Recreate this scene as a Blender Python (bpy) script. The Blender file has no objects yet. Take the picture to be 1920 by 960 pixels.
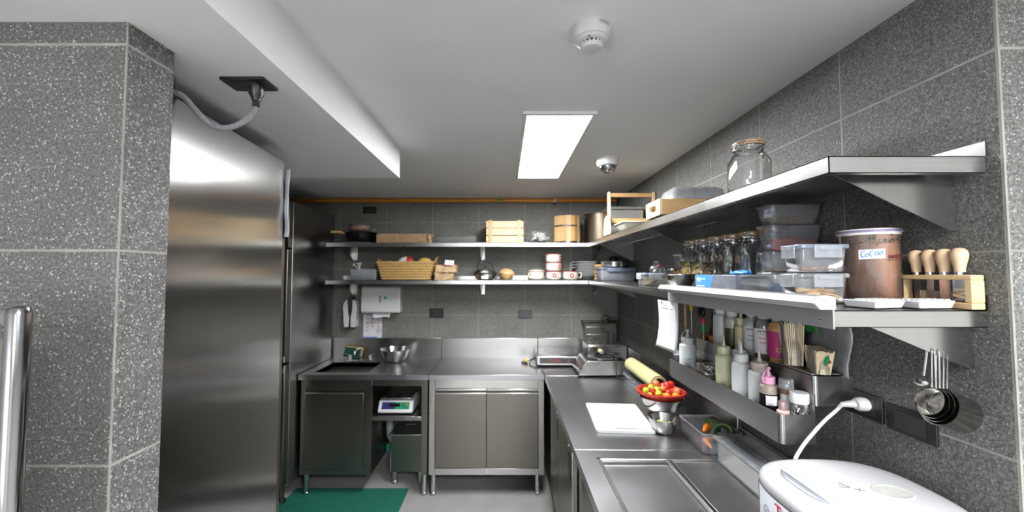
import bpy, bmesh, math, random
from mathutils import Vector, Matrix
random.seed(7)
PI = math.pi
S = bpy.context.scene
COL = S.collection

# ---------------------------------------------------------------- camera, world, lights, exposure
cam_d = bpy.data.cameras.new('camera')
cam = bpy.data.objects.new('camera', cam_d); COL.objects.link(cam); S.camera = cam
cam.location = (0, 0, 1.654)
cam.rotation_euler = (PI/2 + 0.0435, 0, 0)
cam_d.sensor_width = 36
cam_d.lens = 36*754.53/1920
cam_d.shift_x = (960-946.26)/1920
cam_d.clip_start = 0.02
cam_d.dof.use_dof = True
cam_d.dof.focus_distance = 1.15
cam_d.dof.aperture_fstop = 3.0

w = bpy.data.worlds.new('world'); S.world = w; w.use_nodes = True
w.node_tree.nodes['Background'].inputs[0].default_value = (0.8, 0.87, 1, 1)
w.node_tree.nodes['Background'].inputs[1].default_value = 0.05
S.view_settings.view_transform = 'Standard'
S.view_settings.look = 'None'
S.view_settings.exposure = 0.36
S.view_settings.gamma = 1
S.view_settings.use_curve_mapping = False
LED = 54.0          # emission of the ceiling panel in the picture
LED_FILL = 120.0    # emission of the unseen panels added behind the camera as fill
WIN_FILL = 10.0          # daylight in the window added unseen behind the camera
S.cycles.max_bounces = 10
S.cycles.transparent_max_bounces = 24
S.cycles.sample_clamp_indirect = 4.0
S.cycles.caustics_reflective = False
S.cycles.caustics_refractive = False

# ---------------------------------------------------------------- material helpers
def _new(name):
    m = bpy.data.materials.new(name); m.use_nodes = True
    nt = m.node_tree; nt.nodes.clear()
    out = nt.nodes.new('ShaderNodeOutputMaterial')
    return m, nt, out
def N(nt, t, **kw):
    n = nt.nodes.new(t)
    for k, v in kw.items():
        if k[0] == 'i' and k[1:].isdigit(): n.inputs[int(k[1:])].default_value = v
        else: setattr(n, k, v)
    return n
def L(nt, a, b): nt.links.new(a, b)
def ramp(nt, fac, stops):
    r = N(nt, 'ShaderNodeValToRGB'); e = r.color_ramp.elements
    while len(e) > 1: e.remove(e[-1])
    e[0].position = stops[0][0]; e[0].color = (*stops[0][1], 1)
    for p, c in stops[1:]:
        q = e.new(p); q.color = (*c, 1)
    L(nt, fac, r.inputs[0]); return r.outputs[0]
def coords(nt, scale=(1, 1, 1), kind='Object'):
    tc = N(nt, 'ShaderNodeTexCoord'); mp = N(nt, 'ShaderNodeMapping')
    mp.inputs['Scale'].default_value = scale
    L(nt, tc.outputs[kind], mp.inputs[0]); return mp.outputs[0]
def noise(nt, vec, scale, detail=3, rough=.5):
    n = N(nt, 'ShaderNodeTexNoise'); n.inputs['Scale'].default_value = scale
    n.inputs['Detail'].default_value = detail; n.inputs['Roughness'].default_value = rough
    L(nt, vec, n.inputs['Vector']); return n.outputs['Fac']
def bsdf(nt, out, col, rough=.5, metal=0, spec=.5, **kw):
    b = N(nt, 'ShaderNodeBsdfPrincipled')
    if hasattr(col, 'default_value'): L(nt, col, b.inputs['Base Color'])
    else: b.inputs['Base Color'].default_value = (*col, 1)
    if hasattr(rough, 'default_value'): L(nt, rough, b.inputs['Roughness'])
    else: b.inputs['Roughness'].default_value = rough
    b.inputs['Metallic'].default_value = metal
    b.inputs['Specular IOR Level'].default_value = spec
    for k, v in kw.items(): b.inputs[k.replace('_', ' ')].default_value = v
    L(nt, b.outputs[0], out.inputs[0]); return b
def bump(nt, b, h, strength=.2, dist=.002):
    n = N(nt, 'ShaderNodeBump'); n.inputs['Strength'].default_value = strength
    n.inputs['Distance'].default_value = dist
    L(nt, h, n.inputs['Height']); L(nt, n.outputs[0], b.inputs['Normal'])
def plain(name, col, rough=.5, metal=0, spec=.5, var=.06, vs=25, bmp=0, bs=80, **kw):
    """a painted or moulded surface with a faint mottling"""
    m, nt, out = _new(name)
    v = coords(nt); n = noise(nt, v, vs, 4)
    c = ramp(nt, n, [(.3, tuple(max(0, x*(1-var)) for x in col)), (.7, tuple(min(1, x*(1+var)) for x in col))])
    b = bsdf(nt, out, c, rough, metal, spec, **kw)
    if bmp: bump(nt, b, noise(nt, v, bs, 4), bmp, .001)
    return m
def steel(name, rough=.25, col=(.57, .565, .55), brush=(.2, .2, 60), tangent=None, aniso=.0, smudge=.1, bstr=.03):
    m, nt, out = _new(name)
    v = coords(nt, brush); n = noise(nt, v, 9, 3, .6)
    v2 = coords(nt); n2 = noise(nt, v2, 2.2, 3, .5)
    c = ramp(nt, n, [(.2, tuple(x*.9 for x in col)), (.8, tuple(min(1, x*1.08) for x in col))])
    r = N(nt, 'ShaderNodeMapRange'); r.inputs[1].default_value = .3; r.inputs[2].default_value = .75
    r.inputs[3].default_value = max(.03, rough-smudge*.5); r.inputs[4].default_value = rough+smudge
    L(nt, n2, r.inputs[0])
    b = bsdf(nt, out, c, r.outputs[0], 1)
    if tangent:
        b.inputs['Anisotropic'].default_value = aniso
        t = N(nt, 'ShaderNodeCombineXYZ')
        for i in range(3): t.inputs[i].default_value = tangent[i]
        L(nt, t.outputs[0], b.inputs['Tangent'])
    bump(nt, b, n, bstr, .0006)
    return m
def worktop_steel(name):
    m, nt, out = _new(name)
    v2 = coords(nt); n2 = noise(nt, v2, 3, 4, .6)
    acc = None
    for k, (ang, sc) in enumerate(((.2, (22, 520, 1)), (1.1, (26, 610, 1)), (-.6, (30, 700, 1)), (2.2, (24, 560, 1)))):
        tc = N(nt, 'ShaderNodeTexCoord'); mp = N(nt, 'ShaderNodeMapping'); mp.inputs['Rotation'].default_value = (0, 0, ang)
        L(nt, tc.outputs['Object'], mp.inputs[0]); mq = N(nt, 'ShaderNodeMapping'); mq.inputs['Scale'].default_value = sc; L(nt, mp.outputs[0], mq.inputs[0])
        n = noise(nt, mq.outputs[0], 1.0, 2, .5); r = ramp(nt, n, [(.70, (0, 0, 0)), (.80, (1, 1, 1))])
        if acc is None: acc = r
        else:
            q = N(nt, 'ShaderNodeMath', operation='MAXIMUM'); L(nt, acc, q.inputs[0]); L(nt, r, q.inputs[1]); acc = q.outputs[0]
    c = N(nt, 'ShaderNodeMixRGB'); L(nt, acc, c.inputs[0]); c.inputs[1].default_value = (.47, .47, .49, 1); c.inputs[2].default_value = (.68, .68, .70, 1)
    r = N(nt, 'ShaderNodeMapRange'); L(nt, n2, r.inputs[0]); r.inputs[1].default_value = .3; r.inputs[2].default_value = .7; r.inputs[3].default_value = .28; r.inputs[4].default_value = .36
    q = N(nt, 'ShaderNodeMath', operation='MULTIPLY_ADD'); L(nt, acc, q.inputs[0]); q.inputs[1].default_value = .22; L(nt, r.outputs[0], q.inputs[2])
    b = bsdf(nt, out, c.outputs[0], q.outputs[0], 1);     return m
def clear(name, tint=(.9, .93, .93), frost=.12, milk=(.8, .83, .87), gloss=.1, rough=.05, edge=.35, ribs=0):
    """thin clear plastic or glass: see-through, a sheen and a little milkiness"""
    m, nt, out = _new(name)
    t = N(nt, 'ShaderNodeBsdfTransparent'); t.inputs[0].default_value = (*tint, 1)
    g = N(nt, 'ShaderNodeBsdfGlossy'); g.inputs[0].default_value = (1, 1, 1, 1); g.inputs['Roughness'].default_value = rough
    d = N(nt, 'ShaderNodeBsdfDiffuse'); d.inputs[0].default_value = (*milk, 1)
    tr = N(nt, 'ShaderNodeBsdfTranslucent'); tr.inputs[0].default_value = (*milk, 1)
    a = N(nt, 'ShaderNodeMixShader'); a.inputs[0].default_value = .5; L(nt, d.outputs[0], a.inputs[1]); L(nt, tr.outputs[0], a.inputs[2])
    b = N(nt, 'ShaderNodeMixShader'); L(nt, t.outputs[0], b.inputs[1]); L(nt, a.outputs[0], b.inputs[2])
    v = coords(nt); n = noise(nt, v, 30, 3)
    mr = N(nt, 'ShaderNodeMapRange'); L(nt, n, mr.inputs[0]); mr.inputs[1].default_value = .2; mr.inputs[2].default_value = .8
    mr.inputs[3].default_value = frost*.75; mr.inputs[4].default_value = min(1, frost*1.25)
    L(nt, mr.outputs[0], b.inputs[0])
    lw = N(nt, 'ShaderNodeLayerWeight'); lw.inputs[0].default_value = edge
    mm = N(nt, 'ShaderNodeMath', operation='MULTIPLY_ADD'); L(nt, lw.outputs['Fresnel'], mm.inputs[0])
    mm.inputs[1].default_value = .9; mm.inputs[2].default_value = gloss*.3; mm.use_clamp = True
    c = N(nt, 'ShaderNodeMixShader'); L(nt, mm.outputs[0], c.inputs[0]); L(nt, b.outputs[0], c.inputs[1]); L(nt, g.outputs[0], c.inputs[2])
    L(nt, c.outputs[0], out.inputs[0])
    return m
def wood(name, c1, c2, scale=(3, 40, 40), rough=.5):
    m, nt, out = _new(name)
    v = coords(nt, scale); n = noise(nt, v, 1.6, 6, .6)
    n2 = noise(nt, coords(nt), 12, 2)
    c = ramp(nt, n, [(.3, c1), (.5, tuple((a+b)/2 for a, b in zip(c1, c2))), (.72, c2)])
    mx = N(nt, 'ShaderNodeMixRGB', blend_type='MULTIPLY'); mx.inputs[0].default_value = .35
    L(nt, c, mx.inputs[1]); L(nt, ramp(nt, n2, [(.3, (.7, .65, .6)), (.6, (1, 1, 1))]), mx.inputs[2])
    b = bsdf(nt, out, mx.outputs[0], rough); bump(nt, b, n, .15, .001)
    return m
def emit(name, col, s):
    m, nt, out = _new(name)
    e = N(nt, 'ShaderNodeEmission'); e.inputs[0].default_value = (*col, 1); e.inputs[1].default_value = s
    L(nt, e.outputs[0], out.inputs[0]); return m
def tile(name, offx, perx, offy, pery, offz=2.120, perz=.42, gw=.0026, tint=(1, 1, 1)):
    """dark flecked granite tiles with pale grout, laid out in world metres"""
    m, nt, out = _new(name)
    geo = N(nt, 'ShaderNodeNewGeometry')
    sp = N(nt, 'ShaderNodeSeparateXYZ'); L(nt, geo.outputs['Position'], sp.inputs[0])
    sn = N(nt, 'ShaderNodeSeparateXYZ'); L(nt, geo.outputs['True Normal'], sn.inputs[0])
    def M(op, a, b=None, c=None):
        q = N(nt, 'ShaderNodeMath', operation=op)
        for i, z in enumerate((a, b, c)):
            if z is None: continue
            if hasattr(z, 'default_value'): L(nt, z, q.inputs[i])
            else: q.inputs[i].default_value = z
        return q.outputs[0]
    wob = M('MULTIPLY', M('SUBTRACT', noise(nt, geo.outputs['Position'], 60, 2), .5), .003)
    def line(c, off, per):
        f = M('FRACT', M('ADD', M('DIVIDE', M('SUBTRACT', c, off), per), 100.5))
        return M('ABSOLUTE', M('ADD', M('MULTIPLY', M('SUBTRACT', f, .5), per), wob))
    lx = line(sp.outputs[0], offx, perx); ly = line(sp.outputs[1], offy, pery); lz = line(sp.outputs[2], offz, perz)
    isx = M('GREATER_THAN', M('ABSOLUTE', sn.outputs[0]), .5)
    lu = M('ADD', M('MULTIPLY', ly, isx), M('MULTIPLY', lx, M('SUBTRACT', 1, isx)))
    d = M('MINIMUM', lu, lz)
    g = N(nt, 'ShaderNodeMapRange'); L(nt, d, g.inputs[0]); g.inputs[1].default_value = gw*.75; g.inputs[2].default_value = gw*1.3
    g.inputs[3].default_value = 1; g.inputs[4].default_value = 0
    P0 = geo.outputs['Position']
    dn = N(nt, 'ShaderNodeTexNoise'); dn.inputs['Scale'].default_value = 260; dn.inputs['Detail'].default_value = 2; L(nt, P0, dn.inputs['Vector'])
    dv = N(nt, 'ShaderNodeVectorMath', operation='MULTIPLY_ADD'); L(nt, dn.outputs['Color'], dv.inputs[0]); dv.inputs[1].default_value = (.006, .006, .006); L(nt, P0, dv.inputs[2])
    P = dv.outputs[0]
    base = ramp(nt, noise(nt, P0, 170, 4, .8), [(.34, (.045, .045, .042)), (.5, (.110, .110, .104)), (.66, (.22, .22, .208))])
    big = ramp(nt, noise(nt, P, 5, 3), [(.3, tuple(.84*q for q in tint)), (.7, tuple(1.08*q for q in tint))])
    mb = N(nt, 'ShaderNodeMixRGB', blend_type='MULTIPLY'); mb.inputs[0].default_value = 1; L(nt, base, mb.inputs[1]); L(nt, big, mb.inputs[2])
    n2 = noise(nt, P0, 330, 3, .65)
    fl = ramp(nt, n2, [(.60, (0, 0, 0)), (.68, (1, 1, 1))])
    vor = N(nt, 'ShaderNodeTexVoronoi'); vor.inputs['Scale'].default_value = 230; L(nt, P, vor.inputs['Vector'])
    vs = N(nt, 'ShaderNodeSeparateColor'); L(nt, vor.outputs['Color'], vs.inputs[0])
    fk = M('MULTIPLY', M('GREATER_THAN', vs.outputs[0], .87), M('LESS_THAN', vor.outputs['Distance'], .42))
    amt = M('MAXIMUM', M('MULTIPLY', fl, .75), fk)
    m1 = N(nt, 'ShaderNodeMixRGB'); L(nt, amt, m1.inputs[0]); L(nt, mb.outputs[0], m1.inputs[1]); m1.inputs[2].default_value = (.40, .40, .39, 1)
    gc = ramp(nt, noise(nt, P, 12, 3), [(.3, (.22, .21, .19)), (.7, (.34, .33, .30))])
    m2 = N(nt, 'ShaderNodeMixRGB'); L(nt, g.outputs[0], m2.inputs[0]); L(nt, m1.outputs[0], m2.inputs[1]); L(nt, gc, m2.inputs[2])
    b = bsdf(nt, out, m2.outputs[0], .62, 0, .4)
    h = M('SUBTRACT', M('ADD', n2, M('MULTIPLY', noise(nt, P, 90, 3), .6)), M('MULTIPLY', g.outputs[0], .6))
    bump(nt, b, h, .55, .002)
    return m

# ---------------------------------------------------------------- mesh builder
class MB:
    def __init__(s): s.v = []; s.f = []; s.mi = []; s.cur = 0; s.M = Matrix.Identity(4)
    def mat(s, i): s.cur = i; return s
    def at(s, x=0, y=0, z=0, rx=0, ry=0, rz=0, sc=None):
        s.M = Matrix.Translation((x, y, z)) @ Matrix.Rotation(rz, 4, 'Z') @ Matrix.Rotation(ry, 4, 'Y') @ Matrix.Rotation(rx, 4, 'X')
        if sc: s.M = s.M @ Matrix.Diagonal((*sc, 1))
        return s
    def add(s, vs, fs):
        o = len(s.v); s.v += [tuple(s.M @ Vector(p)) for p in vs]
        s.f += [tuple(o+i for i in f) for f in fs]; s.mi += [s.cur]*len(fs); return s
    def box(s, x0, x1, y0, y1, z0, z1, tx=0, ty=0):
        """tx, ty: how much the bottom is narrower on each side"""
        return s.add([(x0+tx, y0+ty, z0), (x1-tx, y0+ty, z0), (x1-tx, y1-ty, z0), (x0+tx, y1-ty, z0), (x0, y0, z1), (x1, y0, z1), (x1, y1, z1), (x0, y1, z1)],
                     [(0, 3, 2, 1), (4, 5, 6, 7), (0, 1, 5, 4), (1, 2, 6, 5), (2, 3, 7, 6), (3, 0, 4, 7)])
    def lathe(s, prof, seg=32, ex=2.0, sx=1, sy=1, cap0=True, cap1=True, closed=False):
        vs = []; fs = []; n = len(prof)
        for r, z in prof:
            for k in range(seg):
                a = 2*PI*k/seg; c, d = math.cos(a), math.sin(a)
                e = ex(r, z) if callable(ex) else ex
                q = (abs(c)**e+abs(d)**e)**(-1/e)
                vs.append((r*q*c*sx, r*q*d*sy, z))
        for i in range(n-1 if not closed else n):
            j = (i+1) % n
            for k in range(seg):
                l = (k+1) % seg; fs.append((i*seg+k, i*seg+l, j*seg+l, j*seg+k))
        if not closed:
            if cap0: fs.append(tuple(reversed(range(seg))))
            if cap1: fs.append(tuple(range((n-1)*seg, n*seg)))
        return s.add(vs, fs)
    def tube(s, pts, r, seg=10, closed=False, caps=True):
        P = [Vector(p) for p in pts]; n = len(P); vs = []; fs = []
        rr = r if isinstance(r, (list, tuple)) else [r]*n
        up = None
        for i in range(n):
            a = P[(i-1) % n] if (closed or i > 0) else P[i]; b = P[(i+1) % n] if (closed or i < n-1) else P[i]
            t = (b-a).normalized()
            if up is None:
                up = Vector((0, 0, 1)) if abs(t.z) < .9 else Vector((1, 0, 0))
            u = (up - t*up.dot(t))
            if u.length < 1e-6: u = t.orthogonal()
            u.normalize(); w_ = t.cross(u); up = u
            for k in range(seg):
                g = 2*PI*k/seg; vs.append(tuple(P[i]+(u*math.cos(g)+w_*math.sin(g))*rr[i]))
        for i in range(n if closed else n-1):
            j = (i+1) % n
            for k in range(seg):
                l = (k+1) % seg; fs.append((i*seg+k, i*seg+l, j*seg+l, j*seg+k))
        if caps and not closed:
            fs.append(tuple(reversed(range(seg)))); fs.append(tuple(range((n-1)*seg, n*seg)))
        return s.add(vs, fs)
    def prism(s, poly, axis, lo, hi):
        """poly in the two other axes, in xyz order"""
        n = len(poly); vs = []
        for h in (lo, hi):
            for a, b in poly:
                vs.append({'x': (h, a, b), 'y': (a, h, b), 'z': (a, b, h)}[axis])
        return s.add(vs, [tuple(range(n)), tuple(reversed(range(n, 2*n)))] + [(i, (i+1) % n, n+(i+1) % n, n+i) for i in range(n)])
    def grid(s, fn, nu, nv):
        vs = [fn(i/nu, j/nv) for j in range(nv+1) for i in range(nu+1)]
        return s.add(vs, [(j*(nu+1)+i, j*(nu+1)+i+1, (j+1)*(nu+1)+i+1, (j+1)*(nu+1)+i) for j in range(nv) for i in range(nu)])
    def ball(s, c, r, seg=12, rings=8, sc=(1, 1, 1), jit=0):
        vs = [(c[0], c[1], c[2]-r*sc[2])]; fs = []
        for i in range(1, rings):
            a = -PI/2+PI*i/rings
            for k in range(seg):
                b = 2*PI*k/seg; j = 1+random.uniform(-jit, jit)
                vs.append((c[0]+r*sc[0]*j*math.cos(a)*math.cos(b), c[1]+r*sc[1]*j*math.cos(a)*math.sin(b), c[2]+r*sc[2]*j*math.sin(a)))
        vs.append((c[0], c[1], c[2]+r*sc[2])); T = len(vs)-1
        for k in range(seg):
            l = (k+1) % seg
            fs.append((0, 1+l, 1+k)); fs.append((T, 1+(rings-2)*seg+k, 1+(rings-2)*seg+l))
            for i in range(rings-2):
                fs.append((1+i*seg+k, 1+i*seg+l, 1+(i+1)*seg+l, 1+(i+1)*seg+k))
        return s.add(vs, fs)
    def text(s, body, size, M4, ex=.0003, bold=0, align='CENTER', shear=0):
        c = bpy.data.curves.new('t', 'FONT'); c.body = body; c.size = size; c.extrude = ex; c.offset = bold
        c.align_x = align; c.align_y = 'CENTER'; c.shear = shear; c.resolution_u = 3
        o = bpy.data.objects.new('t', c); COL.objects.link(o)
        me = bpy.data.meshes.new_from_object(o.evaluated_get(bpy.context.evaluated_depsgraph_get()))
        old = s.M; s.M = old @ M4
        s.add([tuple(v.co) for v in me.vertices], [tuple(p.vertices) for p in me.polygons]); s.M = old
        bpy.data.objects.remove(o); bpy.data.curves.remove(c); bpy.data.meshes.remove(me)
        return s
    def build(s, name, mats, parent=None, loc=None, rz=0, bev=0, smooth=35, seg=2, solid=0, sub=0):
        me = bpy.data.meshes.new(name); me.from_pydata(s.v, [], s.f)
        mats = mats if isinstance(mats, (list, tuple)) else [mats]
        for m in mats: me.materials.append(m)
        me.polygons.foreach_set('material_index', s.mi); me.update()
        bm = bmesh.new(); bm.from_mesh(me); bmesh.ops.recalc_face_normals(bm, faces=bm.faces); bm.to_mesh(me); bm.free()
        me.shade_smooth()
        if smooth < 180: me.set_sharp_from_angle(angle=math.radians(smooth))
        o = bpy.data.objects.new(name, me); COL.objects.link(o)
        if parent is not None: o.parent = parent
        if loc: o.location = loc
        o.rotation_euler.z = rz
        if solid:
            q = o.modifiers.new('s', 'SOLIDIFY'); q.thickness = solid; q.offset = 0
        if bev:
            q = o.modifiers.new('b', 'BEVEL'); q.width = bev; q.segments = seg; q.limit_method = 'ANGLE'; q.angle_limit = math.radians(40)
            q.harden_normals = False
        if sub:
            q = o.modifiers.new('u', 'SUBSURF'); q.levels = sub; q.render_levels = sub
        return o
def scribble(f, x0, x1, y, h, z=.0006, r=.0005, seed=1):
    """an unreadable line of handwriting"""
    rnd = random.Random(seed); n = 11
    P = [(x0+(x1-x0)*k/n+rnd.uniform(-.02, .06)*(x1-x0)/2, y+(h/2 if k % 2 else -h/2)*rnd.uniform(.4, 1), z) for k in range(n+1)]
    return f.tube(curve(P, 3), r, 4)
def TM(loc, x, y):
    """matrix whose x runs along x and y along y, for lettering"""
    x = Vector(x).normalized(); y = Vector(y); y = (y-x*y.dot(x)).normalized(); z = x.cross(y)
    m = Matrix.Identity(4)
    for i in range(3): m[i][0] = x[i]; m[i][1] = y[i]; m[i][2] = z[i]; m[i][3] = loc[i]
    return m
def arc(c, r, a0, a1, n, f):
    return [f(c[0]+r*math.cos(a0+(a1-a0)*i/n), c[1]+r*math.sin(a0+(a1-a0)*i/n)) for i in range(n+1)]
def curve(pts, n=8):
    """catmull-rom through points"""
    P = [Vector(p) for p in pts]; P = [P[0]*2-P[1]]+P+[P[-1]*2-P[-2]]; out = []
    for i in range(1, len(P)-2):
        for k in range(n):
            t = k/n; a, b, c, d = P[i-1:i+3]
            out.append(.5*((2*b)+(c-a)*t+(2*a-5*b+4*c-d)*t*t+(3*b-a-3*c+d)*t**3))
    out.append(P[-2]); return [tuple(p) for p in out]
def rrect(x0, x1, y0, y1, r, n=5):
    o = []
    for cx, cy, a in ((x1-r, y1-r, 0), (x0+r, y1-r, PI/2), (x0+r, y0+r, PI), (x1-r, y0+r, 3*PI/2)):
        o += [(cx+r*math.cos(a+PI/2*i/n), cy+r*math.sin(a+PI/2*i/n)) for i in range(n+1)]
    return o
def tag(o, label, cat, group=None, kind=None):
    o['label'] = label; o['category'] = cat
    if group: o['group'] = group
    if kind: o['kind'] = kind
    return o
def thing(name, label, cat, loc=(0, 0, 0), rz=0, group=None):
    o = bpy.data.objects.new(name, None); COL.objects.link(o); o.location = loc; o.rotation_euler.z = rz
    o.empty_display_size = .05
    return tag(o, label, cat, group)
def struct(o): o['kind'] = 'structure'; return o
def dup(root, loc=None, rz=None, label=None, group=None, scale=None):
    r = root.copy(); COL.objects.link(r)
    if loc: r.location = loc
    if rz is not None: r.rotation_euler.z = rz
    if label: r['label'] = label
    if group: r['group'] = group
    if scale: r.scale = scale
    for ch in list(root.children):
        c = ch.copy(); COL.objects.link(c); c.parent = r
        for g in list(ch.children):
            d = g.copy(); COL.objects.link(d); d.parent = c
    return r

# ---------------------------------------------------------------- materials
M = {}
M['ceil'] = plain('ceiling paint', (.87, .865, .865), .85, var=.02, vs=4)
M['floor'] = plain('grey epoxy floor', (.32, .31, .30), .38, var=.08, vs=6)
M['plaster'] = plain('painted plaster', (.71, .71, .70), .8)
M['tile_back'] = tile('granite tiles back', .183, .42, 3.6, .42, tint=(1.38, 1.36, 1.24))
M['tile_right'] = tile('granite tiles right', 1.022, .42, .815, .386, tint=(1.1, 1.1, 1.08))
M['tile_pillar'] = tile('granite tiles pillar', -.7685, .42, .80, .42)
M['st_v'] = steel('steel brushed upright', .155, col=(.5, .495, .48), brush=(40, 40, .2), tangent=(0, 1, 0), aniso=.8, bstr=.01, smudge=.04)
M['st_h'] = steel('steel brushed level', .30, col=(.42, .415, .405), brush=(.2, .2, 60), tangent=(0, 0, 1), aniso=.5, smudge=.04, bstr=.01)
M['st'] = steel('steel', .24, brush=(.5, 60, 60), bstr=.01)
M['st_top'] = worktop_steel('scratched steel worktop')
M['st_dark'] = steel('steel dull', .34, col=(.21, .198, .172), brush=(60, 60, .5), bstr=.01)
M['st_lip'] = steel('steel shelf', .27, col=(.60, .595, .58), brush=(.3, .3, 60), bstr=.004, smudge=.08)
M['st_bowl'] = steel('steel bowl', .14, col=(.66, .645, .62), brush=(1, 1, 20), smudge=.06, bstr=0)
M['st_shade'] = steel('steel shelf shaded', .20, col=(.46, .455, .44), brush=(.3, .3, 60), bstr=.004, smudge=.05)  # same steel as the other shelves, with shade put into a darker colour
M['polished'] = steel('polished dark steel', .10, col=(.30, .30, .31), smudge=.03, bstr=0)
M['st_br'] = steel('steel bracket', .22, col=(.42, .415, .40), brush=(60, 60, .4), bstr=.004)
M['chrome'] = steel('chrome', .05, col=(.8, .8, .8), smudge=.02, bstr=0)
M['alu'] = plain('anodised aluminium', (.29, .295, .30), .5, .05, var=.03)
M['black'] = plain('black plastic', (.014, .014, .015), .35)
M['rubber'] = plain('black rubber', (.02, .02, .02), .6)
M['blackglass'] = plain('black glass', (.008, .008, .009), .06)
M['iron'] = plain('dark iron', (.03, .03, .03), .35, 1)
M['white'] = plain('white plastic', (.64, .64, .645), .28, var=.01)
M['cooker'] = plain('glossy white shell', (.55, .555, .565), .22, var=.005)
M['whitepaint'] = plain('white paint', (.74, .73, .74), .4, var=.01)
M['board'] = plain('white polyethylene', (.60, .61, .60), .45, var=.02)
M['paper'] = plain('paper', (.72, .71, .72), .8, var=.02)
M['kraft'] = plain('kraft paper', (.36, .23, .12), .75, var=.18, vs=30, bmp=.4, bs=40)
M['orange'] = plain('orange paint', (.62, .24, .015), .4, var=.05)
M['green_mat'] = plain('green mat', (.003, .11, .075), .9, var=.25, vs=90, bmp=.8, bs=300)
M['pine'] = wood('pale pine', (.62, .43, .23), (.80, .63, .40))
M['pine_v'] = wood('pale pine upright', (.62, .43, .23), (.80, .63, .40), (40, 40, 3))
M['acacia'] = wood('striped wood', (.45, .24, .08), (.75, .52, .24), (30, 30, 1.2))
M['oak'] = wood('oak', (.50, .30, .12), (.66, .42, .19))
M['cork'] = wood('lid wood', (.42, .25, .11), (.60, .38, .20), (10, 10, 10))
M['stick'] = wood('chopstick wood', (.74, .58, .36), (.90, .78, .56), (40, 40, 3))
M['batten'] = wood('batten wood', (.50, .31, .14), (.66, .45, .24), (40, 40, 3))
M['film2'] = clear('dull film', (.9, .91, .92), .22, (.6, .61, .63), gloss=.05, rough=.45, edge=.12)
M['bamboo'] = wood('bamboo', (.60, .42, .20), (.78, .60, .34), (4, 4, 60))
M['handlewood'] = wood('handle wood', (.58, .40, .24), (.76, .58, .40), (25, 25, 4))
M['wicker'] = plain('wicker', (.46, .29, .10), .7, var=.25, vs=120, bmp=.6, bs=200)
M['glass'] = clear('clear glass', (.95, .965, .955), .035, gloss=.2, rough=.02, edge=.22)
M['clear'] = clear('clear plastic', (.95, .96, .98), .24, (.85, .87, .90), gloss=.15, rough=.12, edge=.2)
M['frost'] = clear('frosted plastic', (.93, .95, .97), .42, (.80, .83, .88), gloss=.12, rough=.25, edge=.2)
M['film'] = clear('plastic film', (.93, .94, .95), .14, gloss=.25, rough=.12, edge=.3)
M['cloudy'] = plain('cloudy plastic', (.60, .62, .60), .35, var=.03, Transmission_Weight=.35)
M['ltblue'] = clear('blue clear lid', (.75, .82, .95), .55, (.60, .68, .85), gloss=.15, rough=.2)
M['red'] = plain('red plastic', (.42, .03, .02), .35)
M['tomato'] = plain('tomato skin', (.62, .03, .02), .18, var=.2, vs=20)
M['tomato_o'] = plain('orange tomato skin', (.80, .20, .01), .18, var=.2, vs=20)
M['tomato_p'] = plain('pale red tomato skin', (.72, .16, .07), .18, var=.3, vs=20)
M['lime'] = plain('lime skin', (.42, .52, .03), .3, var=.25, vs=18)
M['pink'] = plain('pink plastic', (.72, .33, .52), .35)
M['blue'] = plain('blue plastic', (.03, .16, .62), .4)
M['bluegl'] = plain('blue nitrile', (.01, .22, .65), .5)
M['green'] = plain('green plastic', (.01, .28, .09), .4)
M['ink'] = plain('blue ink', (.03, .14, .68), .6, var=.02)
M['ink_l'] = plain('light blue marker', (.11, .36, .80), .6, var=.1)
M['blackink'] = plain('black print', (.03, .03, .04), .6)
M['greyink'] = plain('grey print', (.30, .30, .32), .6)
M['redink'] = plain('red print', (.60, .02, .03), .5)
M['cocoa'] = plain('cocoa powder', (.46, .225, .125), .55, var=.10, vs=9, bmp=.1, bs=30)
M['enamel'] = plain('cream enamel', (.74, .70, .62), .25, var=.02)
M['led'] = emit('panel light', (.97, .985, 1.0), LED)
M['led_fill'] = emit('added panel fill light', (.96, .975, 1.0), LED_FILL)

# ---------------------------------------------------------------- room shell
CE = 2.332; SO = 2.167; ZB = 3.659; XR = 1.02
struct(MB().box(-3.2, 3.2, -4.2, 3.8, -.1, 0).build('floor', M['floor']))
struct(MB().box(-3.2, 3.2, -4.2, 3.8, CE, CE+.1).build('ceiling', M['ceil']))
struct(MB().box(-3.2, -.565, -4.2, 2.144, SO, CE).build('ceiling_soffit', M['ceil']))
struct(MB().box(-3.2, 1.3, ZB, ZB+.14, 0, CE).build('wall_back', M['tile_back']))
struct(MB().prism([(XR, .813), (3.2, .813), (3.2, 1.0), (1.3, 1.0), (1.3, ZB), (XR, ZB)], 'z', 0, CE).build('wall_right', M['tile_right']))
struct(MB().box(-3.2, -.7685, .80, .915, 0, SO).build('wall_pillar', M['tile_pillar']))
struct(MB().box(-3.3, -3.2, -4.2, 3.8, 0, CE).build('wall_left', M['plaster']))
struct(MB().box(3.2, 3.3, -4.2, 1.0, 0, CE).build('wall_far_right', M['plaster']))
struct(MB().box(-3.2, 3.2, -4.3, -4.2, 0, CE).build('wall_behind', M['plaster']))

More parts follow.
